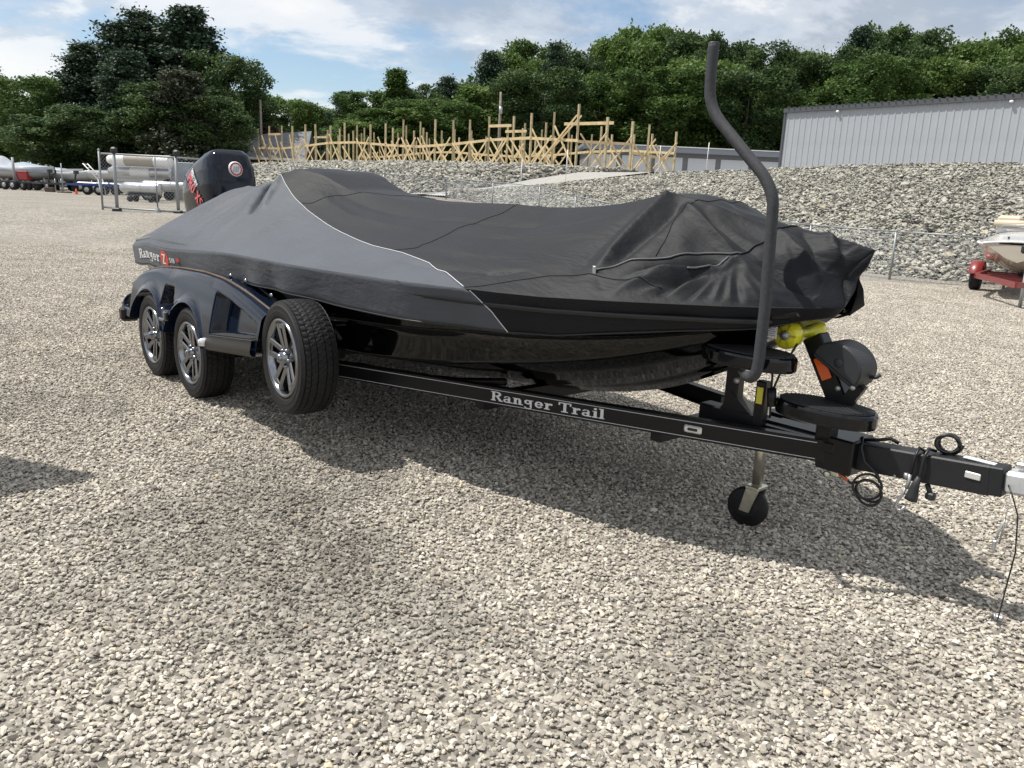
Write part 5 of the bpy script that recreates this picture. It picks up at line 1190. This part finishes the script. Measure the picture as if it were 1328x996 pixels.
def spokes(s=-1):
    m = MB(); h = s*.112
    for k in range(5):
        a = 2*pi*k/5 + .35; ca, sa = cos(a), sin(a); rad = np.array([ca, 0, sa]); tan = np.array([-sa, 0, ca]); yv = np.array([0, 1, 0])
        for q in (-1, 1):
            p0 = rad*.045 + tan*q*.026 + yv*h*.60; p1 = rad*.202 + tan*q*.040 + yv*h*.80
            d = p1-p0; L_ = np.linalg.norm(d); d = d/L_; z = np.cross(d, tan); z /= np.linalg.norm(z); t2 = np.cross(z, d); m.box((p0+p1)/2, (L_, .036, .028), np.array([d, t2, z]).T, .006)
        m.box(rad*.185 + yv*h*.77, (.035, .09, .026), np.array([rad, tan, np.cross(rad, tan)]).T, .005)
    m.lathe([(0, h*.66), (.060, h*.66), (.068, h*.55), (.068, h*.1), (0, h*.1)], (0, 0, 0), 'y', 30)
    return m
def hub(s=-1):
    m = MB(); h = s*.112
    m.lathe([(0, h*1.16), (.018, h*1.16), (.025, h*1.10), (.028, h*1.0), (.034, h*1.02), (.034, h*.6)], (0, 0, 0), 'y', 24)
    for k in range(5):
        a = 2*pi*k/5 + .35 + .63; m.lathe([(0, h*.86), (.010, h*.86), (.011, h*.6)], (.050*cos(a), 0, .050*sin(a)), 'y', 8)
    return m
RM, SP_, HB = rim_mesh().mesh('rim', M_chrome), spokes().mesh('spokes', M_chrome), hub().mesh('hub_cap', M_chrome)
M_drum = mat('dark_drum', (.02, .02, .022), .6)
DR = MB().lathe([(0, -.02), (.14, -.02), (.15, 0), (.15, .06), (0, .06)], (0, 0, 0), 'y', 30).mesh('brake_drum', M_drum)
def wheel(u, v, z, rz=0, flip=False, spin=0.0):
    w = empty('wheel', tuple(T_(u, v, z)), rz + (pi if flip else 0), parent=tl)
    for nm, me, r in (('tyre', TY, 0), ('rim', RM, 0), ('spokes', SP_, spin), ('hub_cap', HB, spin), ('brake_drum', DR, 0)):
        c = bpy.data.objects.new(nm, me); COL.objects.link(c); c.parent = w; c.rotation_euler = (0, r, 0)
    return w
wheel(0, .112, .335, spin=.5); wheel(.837, .112, .335, spin=.2); wheel(0, 2*V0-.112, .335, flip=True); wheel(.837, 2*V0-.112, .335, flip=True)
wheel(2.37, .112, .573, rz=-.065, spin=-.1)
MB().beam(T_(2.37, .16, .573), T_(2.37, .40, .573), .05, .05).beam(T_(2.37, .38, .45), T_(2.37, .38, .70), .05, .08).build('spare_bracket', M_blackpaint, tl)
# fenders
UF = [-.66, -.60, -.42, -.2, .1, .5, .95, 1.31, 1.55, 1.75, 2.09, 2.30, 2.42]; ZF = [.47, .64, .76, .83, .875, .90, .915, .905, .875, .84, .77, .72, .60]
def arch(u, c, R=.405):
    d = np.abs(u-c); return np.where(d < R, .30 + np.sqrt(np.maximum(R*R-d*d, 0)), 0)
def fender():
    u = np.concatenate([np.linspace(-.66, 2.06, 210)]); up_ = smooth_interp(u, UF, ZF, .04)
    lo = np.maximum(np.maximum(arch(u, 0, .40), arch(u, .837, .40)), np.where(u > 1.2, .445 + .11*(u-1.3), np.where(u < -.35, .42, .43)))
    lo = np.minimum(lo, up_-.02); m = MB(); n = 40; G = []
    def trap(x, z, cx0, cx1, z0, z1, sl=.0, e=.016):
        f = ss(cx0-e, cx0+e, x - sl*(z-z0))*ss(cx1+e, cx1-e, x + sl*(z-z0)); return f*ss(z0-e, z0+e, z)*ss(z1+e, z1-e, z)
    T2 = np.linspace(0, 1, n)
    for i, uu in enumerate(u):
        z = lo[i] + (up_[i]-lo[i])*T2; rel = np.clip((z-.42)/.5, 0, 1)
        v = -.028 + .10*rel**1.5 + .02*np.clip((T2-.85)/.15, 0, 1)**2
        da = np.minimum(np.abs(z-arch(uu, 0, .40)) if abs(uu) < .40 else 9, np.abs(z-arch(uu, .837, .40)) if abs(uu-.837) < .40 else 9)
        v = v - .020*np.exp(-(da/.035)**2)                                   # raised lip round the wheel openings
        v = v + .075*trap(uu, z, .30, .56, .60, .76, .25) + .06*trap(uu, z, -.60, -.46, .50, .68, .0)
        ztop = up_[i]-.085; v = v + .10*ss(1.30, 1.36, uu)*ss(2.02, 1.97, uu)*ss(.535, .555, z-.11*(uu-1.3))*ss(ztop+.02, ztop-.02, z)
        G.append(np.stack([np.full(n, uu-U0), v-V0, z], 1))
    G = np.array(G); m.grid(G, smooth=True)
    top = G[:, -1]; D_ = [top]
    for t in (.03, .10, .28): q = top.copy(); q[:, 1] += t; q[:, 2] += .012*min(1, t/.03) - .01*(t > .2); D_.append(q)
    m.grid(np.array(D_).transpose(1, 0, 2), smooth=True)
    bot = G[:, 0]; q = bot.copy(); q[:, 1] += .20; m.grid(np.stack([q, bot], 1), smooth=False)
    return m
fd = fender().build('fender', M_flake, tl)
fd2 = bpy.data.objects.new('fender', fd.data); COL.objects.link(fd2); fd2.parent = tl; fd2.scale = (1, -1, 1)
# dark edge strip on the fender's top edge and step pad at its front
ue = np.linspace(-.62, 2.05, 90); MB().tube(np.stack([ue-U0, np.full(90, .108)-V0, smooth_interp(ue, UF, ZF, .04)+.010], 1), .009, 6).build('edge_strip', M_brownwood, fd)
sp = MB(); 
for k in range(18):
    u0 = 1.36 + k*.036; sp.box(T_(u0, .035, .550+.11*(u0-1.3)), (.014, .12, .006))
sp.beam(T_(1.34, .035, .544), T_(2.02, .035, .619), .125, .012, bev=.004); sp.build('step_pad', M_pad, fd)
pr = MB(); G = []
for uu in np.linspace(1.30, 2.04, 20):
    r = []
    for th in np.linspace(-.3, 1.9, 9): r.append((uu-U0, -.035-.010*sin(max(0, th)*1.2)-V0 + .05*max(0, th-1.2)**2, .538 + .11*(uu-1.3) - .100*(th+.3)/2.2))
    G.append(r)
pr.grid(np.array(G)).build('step_skirt', M_brown, fd)
MB().lathe([(0, -.03), (.022, -.028), (.03, 0), (.03, .02)], tuple(T_(1.27, -.045, .49)), 'y', 12).build('fender_light', M_lens, fd)
MB().box(T_(.42, -.03, .52), (.12, .035, .03), bev=.008).box(T_(.50, -.035, .56), (.05, .03, .07), bev=.008).build('fender_bracket', M_chrome, fd)
MB().box(T_(-.63, .02, .42), (.10, .14, .12), bev=.02).build('rear_bumper', M_brown, fd)

# tongue: swing joint, box beam, coupler
TZ0 = .535
def tg(u, z=TZ0, v=V0): return T_(u, v, z)
MB().box(tg(5.08, .53), (.16, .19, .15), bev=.008).box(tg(4.9, .555), (.36, .20, .05), bev=.006).build('hitch_block', M_blackpaint, tl)
MB().beam(tg(4.35, .545), tg(5.0, .545), .09, .09, bev=.006).build('centre_beam', M_blackpaint, tl)
tongue = MB().beam(tg(5.14, .535), tg(5.66, .58), .095, .115, bev=.006).build('tongue', M_tonguecoat, tl)
tongue2 = MB().beam(tg(5.14, .535), tg(5.70, .585), .092, .109, bev=.004).build('tongue_sleeve', M_tonguecoat, tl)
MB().box(tg(5.60, .637), (.11, .030, .003)).build('white_label', M_white, tongue)
MB().box(tg(5.60, .585, V0-.0495), (.055, .006, .026), bev=.003).build('stamped_plate', M_lens, tongue)
cp = MB(); cp.beam(tg(5.70, .588), tg(5.84, .60), .078, .085, bev=.012); cp.lathe([(0, .055), (.03, .053), (.048, .03), (.052, 0), (.050, -.03), (.046, -.045)], tuple(tg(5.90, .60)), 'z', 24); cp.box(tg(5.87, .60), (.10, .07, .06), bev=.015); cp.build('coupler', M_alloy, tl)
MB().beam(tg(5.72, .655), tg(5.83, .672), .028, .02, bev=.006).tube([tg(5.76, .64), tg(5.77, .69)], .012, 8).build('coupler_latch', M_galv, tl)
for (u, z) in ((5.32, .50), (5.38, .505)): MB().lathe([(0, -.004), (.005, -.003), (.006, 0)], tuple(tg(u, z, V0-.048)), 'y', 8).build('bolt', M_galv, tongue)
# posts and steps
MB().box(T_(4.56, 1.22, .72), (.07, .055, .30), bev=.006).beam(T_(4.48, 1.22, .56), T_(4.72, 1.22, .57), .075, .09).build('step_post', M_blackpaint, tl)
MB().add([T_(4.50, 1.19, .58), T_(4.72, 1.19, .58), T_(4.56, 1.19, .70), T_(4.50, 1.25, .58), T_(4.61, 1.38, .58), T_(4.56, 1.25, .70)], [(0, 1, 2), (5, 4, 3), (0, 3, 4, 1), (1, 4, 5, 2), (2, 5, 3, 0)]).build('gusset', M_blackpaint, tl)
MB().box(T_(4.72, 1.2, .66), (.05, .045, .24), bev=.005).build('rail_post', M_blackpaint, tl)
MB().box(T_(4.722, 1.174, .715), (.03, .003, .075)).build('yellow_label', M_yellowlab, tl)
def step(c, a, b, ang, nm='step'):
    h = .062; m = MB(); th = np.linspace(0, 2*pi, 49)
    def ring(k, z): 
        ex = .88; return np.stack([a*k*np.sign(np.cos(th))*np.abs(np.cos(th))**ex, b*k*np.sign(np.sin(th))*np.abs(np.sin(th))**ex, np.full(49, z)], 1)
    m.grid(np.array([ring(.01, -h/2), ring(.98, -h/2)]), smooth=False, flip=True); m.grid(np.array([ring(.98, -h/2), ring(.996, -h/2+.006), ring(1, -h/2+.014), ring(1.0, h/2-.014)]), smooth=True, flip=True)
    m.grid(np.array([ring(1.0, h/2-.014), ring(.985, h/2-.004), ring(.96, h/2)]), smooth=False, flip=True); m.grid(np.array([ring(.96, h/2), ring(.01, h/2)]), smooth=False, flip=True); o = m.build(nm, M_step, tl, loc=tuple(c), rz=ang)
    p = MB(); p.grid(np.array([ring(.92, h/2+.001), ring(.915, h/2+.005), ring(.01, h/2+.005)]), smooth=False, flip=True)
    for k in range(-18, 19):
        x = k*a/19; yb = b*.90*(max(0, 1-abs(x/(a*.92))**(2/.88)))**(.88/2)
        if yb > .01: p.box((x, 0, h/2+.0065), (.006, 2*yb, .004))
    p.build('tread_pad', M_pad, o); return o
step(T_(4.70, 1.08, .895), .225, .12, radians(-2)); step(T_(5.02, 1.20, .705), .215, .12, radians(2))
MB().box(T_(5.02, 1.24, .63), (.07, .07, .12), bev=.005).build('step_post', M_blackpaint, tl)
# jack
MB().tube([T_(4.64, 1.38, .62), T_(4.64, 1.38, .23)], .026, 16).build('jack_tube', M_zinc, tl)
jk = MB().box(T_(4.64, 1.38, .215), (.075, .085, .02), bev=.004)
for s in (-1, 1): jk.add([T_(4.61, 1.38+s*.034, .22), T_(4.68, 1.38+s*.034, .22), T_(4.635, 1.38+s*.034, .085), T_(4.58, 1.38+s*.034, .085), T_(4.61, 1.38+s*.038, .22), T_(4.68, 1.38+s*.038, .22), T_(4.635, 1.38+s*.038, .085), T_(4.58, 1.38+s*.038, .085)], [(0, 1, 2, 3), (7, 6, 5, 4), (0, 4, 5, 1), (1, 5, 6, 2), (2, 6, 7, 3), (3, 7, 4, 0)])
jk.build('jack_fork', M_zinc, tl)
cwh = empty('jack_wheel', tuple(T_(4.605, 1.38, .103)), radians(10), parent=tl)
MB().lathe([(.03, -.030), (.055, -.030), (.06, -.022), (.088, -.026), (.1, -.014), (.1, .014), (.088, .026), (.06, .022), (.055, .030), (.03, .030)], (0, 0, 0), 'y', 32).build('tyre', M_rubber, cwh)
MB().lathe([(0, -.032), (.056, -.028), (.056, .028), (0, .032)], (0, 0, 0), 'y', 24).build('rim', M_plastic, cwh)
# guide pole with foam sleeve
PP = [(4.84, .86, .865), (4.87, .845, .860), (4.893, .84, .882), (4.90, .84, .93), (4.90, .84, 1.15), (4.885, .84, 1.50), (4.882, .84, 1.555), (4.865, .84, 1.60), (4.83, .84, 1.65), (4.60, .84, 1.86), (4.565, .84, 1.905), (4.545, .84, 1.955), (4.54, .84, 2.01), (4.54, .84, 2.155)]
pc = resample([tuple(T_(*p)) for p in PP], 90); pc = (np.roll(pc, 1, 0) + 2*pc + np.roll(pc, -1, 0))/4; pc[0] = T_(*PP[0]); pc[-1] = T_(*PP[-1])
gpole = MB().tube(pc, .0225, 16).build('guide_pole', M_foam, tl); MB().lathe([(.0228, -.004), (.0228, 0), (.018, .004), (0, .004)], tuple(T_(4.54, .84, 2.155)), 'z', 16).build('pole_cap', M_plastic, gpole)
MB().tube([T_(4.60, 1.19, .80), T_(4.84, .86, .865)], .012, 12).build('pole_mount', M_galv, gpole); MB().lathe([(0, -.01), (.014, -.008), (.016, 0)], tuple(T_(4.60, 1.17, .76)), 'y', 10).build('bolt', M_galv, gpole)
# bow roller, winch stand and winch with cover
stn = MB(); stn.beam(T_(4.88, 1.30, 1.0), T_(5.06, 1.30, .70), .075, .09, upv=(1, 0, 0), bev=.006); stn.build('winch_stand', M_blackpaint, tl)
MB().box((0, 0, 0), (.048, .003, .10), bev=.001).build('orange_reflector', M_orange, tl, loc=tuple(T_(4.955, 1.256, .875))).rotation_euler = (0, radians(-31), 0)
ro = empty('bow_roller', tuple(T_(4.82, 1.28, 1.005)), 0, parent=tl)
for y0, y1 in ((-.125, -.045), (.045, .125)):
    pass
MB().lathe([(.020, -.13), (.050, -.132), (.060, -.12), (.062, -.085), (.045, -.06), (.030, -.03), (.026, 0), (.030, .03), (.045, .06), (.062, .085), (.060, .12), (.050, .132), (.020, .13)], (0, 0, 0), 'y', 36).build('roller_body', M_roller, ro)
MB().lathe([(0, -.142), (.018, -.140), (.024, -.128), (.024, .128), (.018, .14), (0, .142)], (0, 0, 0), 'y', 18).build('roller_axle', M_galv, ro)
rb = MB()
for k in range(6):
    a = 2*pi*k/6; rb.beam((.02*cos(a), -.134, .02*sin(a)), (.055*cos(a), -.134, .055*sin(a)), .004, .006)
rb.build('roller_ribs', mat('dark_yellow_rib', (.40, .38, .02), .3), ro)
MB().box(T_(4.775, 1.10, 1.02), (.075, .002, .055)).build('paper_tag', M_white, tl)
lt_ = MB()
for k in range(5): lt_.box(T_(4.775, 1.0985, 1.04-.009*k), (.06-.012*(k % 2), .001, .0025))
lt_.build('tag_print', mat('tag_ink', (.10, .16, .35), .6), tl)
def winch():
    m = MB(); th = np.linspace(0, pi, 22); G = []
    for y in (-.075, -.068, .068, .075):
        k = .93 if abs(y) > .07 else 1.0; G.append([( .112*k*(-cos(t)), y, .105*k*sin(t)**.8) for t in th])
    m.grid(np.array(G), smooth=False, flip=False)
    for s in (0, -1): m.add(np.array(G[s]), [tuple(range(22))])
    m.box((0, 0, -.010), (.218, .142, .020), bev=.006)
    return m
wc = winch().build('winch_cover', M_plastic, tl, loc=tuple(T_(5.035, 1.27, .895))); wc.rotation_euler = (0, radians(30), 0)
MB().tube([(.10, .02, .03), (.125, .03, .045), (.132, .03, .065)], .008, 8).build('winch_handle', M_plastic, wc)
MB().lathe([(0, -.004), (.018, -.003), (.02, 0)], (0.0, -.075, .03), 'y', 20).build('winch_boss', M_plastic, wc)
MB().beam(T_(5.13, 1.26, .84), T_(5.06, 1.26, .72), .03, .05).build('winch_bracket', M_blackpaint, tl)
for (u, z) in ((5.06, .815), (5.12, .83)): MB().lathe([(0, -.012), (.010, -.010), (.011, 0)], tuple(T_(u, 1.205, z)), 'y', 8).build('bolt', M_galv, tl)
MB().tube([T_(4.90, 1.12, .985), T_(4.86, 1.1, .88), T_(4.82, 1.09, .74)], .005, 5).build('winch_strap', M_brown, tl); MB().tube([T_(4.80, 1.12, .89), T_(4.805, 1.12, .80), T_(4.81, 1.13, .64)], .005, 5).build('safety_cord', M_brown, tl)
MB().tube([T_(4.82, 1.10, .78), T_(4.83, 1.10, .70)], .02, 8).build('strap_hook', M_blackpaint, tl)
# cables
def coil(c, r, n, tilt, drift, par, nm, rad=.0055, seed=0):
    rg_ = np.random.default_rng(seed); t = np.linspace(0, 2*pi*n, 34*n); rr_ = r*(1 + .12*np.sin(t*.47+seed))
    P = np.stack([rr_*np.cos(t) + drift[0]*t/6, drift[1]*t/6 + .012*np.sin(t*1.3), rr_*np.sin(t)*.9 + drift[2]*t/6], 1)
    ct, st_ = cos(tilt), sin(tilt); P = np.stack([P[:, 0]*ct - P[:, 1]*st_, P[:, 0]*st_ + P[:, 1]*ct, P[:, 2]], 1) + np.array(c)
    return MB().tube(P, rad, 6).build(nm, M_wire, par)
vN = V0-.065
coil(T_(5.225, vN, .43), .052, 3, .1, (.004, 0, -.010), tl, 'cable_coil', seed=1)
MB().tube([T_(5.15, V0-.02, .61), T_(5.17, V0-.05, .625), T_(5.18, vN, .58), T_(5.20, vN, .53), T_(5.26, vN, .49), T_(5.275, vN, .46)], .006, 6).tube([T_(5.15, V0, .60), T_(5.22, V0, .618), T_(5.26, V0+.01, .632), T_(5.29, V0+.02, .618)], .008, 6).build('cable', M_wire, tl)
MB().tube([T_(5.10, vN, .46), T_(5.13, vN, .44), T_(5.16, vN-.01, .425), T_(5.19, vN, .44)], .005, 5).build('cable', M_wire, tl)
MB().box(T_(5.085, V0-.07, .45), (.04, .03, .03), bev=.004).lathe([(0, -.012), (.014, -.01), (.014, 0)], tuple(T_(5.06, V0-.09, .44)), 'y', 10).build('actuator_valve', M_zinc, tl)
MB().tube([T_(5.10, V0-.075, .455), T_(5.15, V0-.08, .435)], .007, 6).build('copper_fitting', mat('copper_red', (.5, .12, .04), .3, metal=.6), tl)
coil(T_(5.475, V0+.005, .665), .040, 4, .25, (.002, .006, 0), tl, 'cable_coil', .0055, 3)
MB().tube([T_(5.44, V0, .63), T_(5.43, V0-.045, .645), T_(5.425, vN, .61), T_(5.42, vN, .53), T_(5.415, vN, .50)], .007, 6).tube([T_(5.40, V0, .62), T_(5.395, V0-.045, .64), T_(5.39, vN, .60), T_(5.385, vN, .52)], .006, 6).build('cable', M_wire, tl)
MB().tube([T_(5.42, vN, .53), T_(5.41, vN, .49), T_(5.405, vN, .445), T_(5.402, vN, .43)], [.010, .016, .023, .025], 12).build('trailer_plug', M_plastic, tl)
MB().tube([T_(5.385, vN, .53), T_(5.383, vN, .49), T_(5.38, vN, .47)], .008, 6).tube([T_(5.372, vN, .53), T_(5.372, vN, .51)], .011, 8).build('hook_shank', M_galv, tl)
hk = MB().tube([T_(5.375, vN, .47), T_(5.37, vN, .44), T_(5.355, vN, .41), T_(5.35, vN, .385), T_(5.36, vN, .372), T_(5.375, vN, .375), T_(5.385, vN, .395)], .006, 6); hk.build('safety_hook', M_galv, tl)
MB().box(T_(5.46, V0-.03, .455), (.035, .03, .03), bev=.006).tube([T_(5.44, V0-.03, .50), T_(5.46, V0-.03, .46)], .01, 6).build('cable_clip', M_plastic, tl)
# breakaway cable with its hooks hanging from the coupler
c0 = T_(5.72, V0-.045, .585)
MB().tube([c0, T_(5.745, V0-.06, .55), T_(5.775, V0-.07, .49), T_(5.79, V0-.07, .35), T_(5.785, V0-.08, .2), T_(5.765, V0-.02, .06), T_(5.745, V0+.03, .025)], .0028, 5).build('breakaway_cable', M_wire, tl)
MB().tube([T_(5.745, V0+.03, .03), T_(5.735, V0+.04, .045), T_(5.72, V0+.05, .02), T_(5.74, V0+.07, .02)], .006, 6).box(T_(5.745, V0+.06, .028), (.035, .02, .02), bev=.004).build('cable_hook', M_galv, tl)
MB().tube([T_(5.735, V0-.045, .56), T_(5.735, V0-.06, .47), T_(5.733, V0-.06, .44)], .0018, 4).tube([T_(5.735, V0-.06, .46), T_(5.72, V0-.06, .39), T_(5.716, V0-.06, .36)], .003, 4).tube([T_(5.735, V0-.06, .46), T_(5.73, V0-.055, .36)], .003, 4).box(T_(5.716, V0-.06, .35), (.014, .010, .04), bev=.003).build('pull_pin', M_galv, tl)
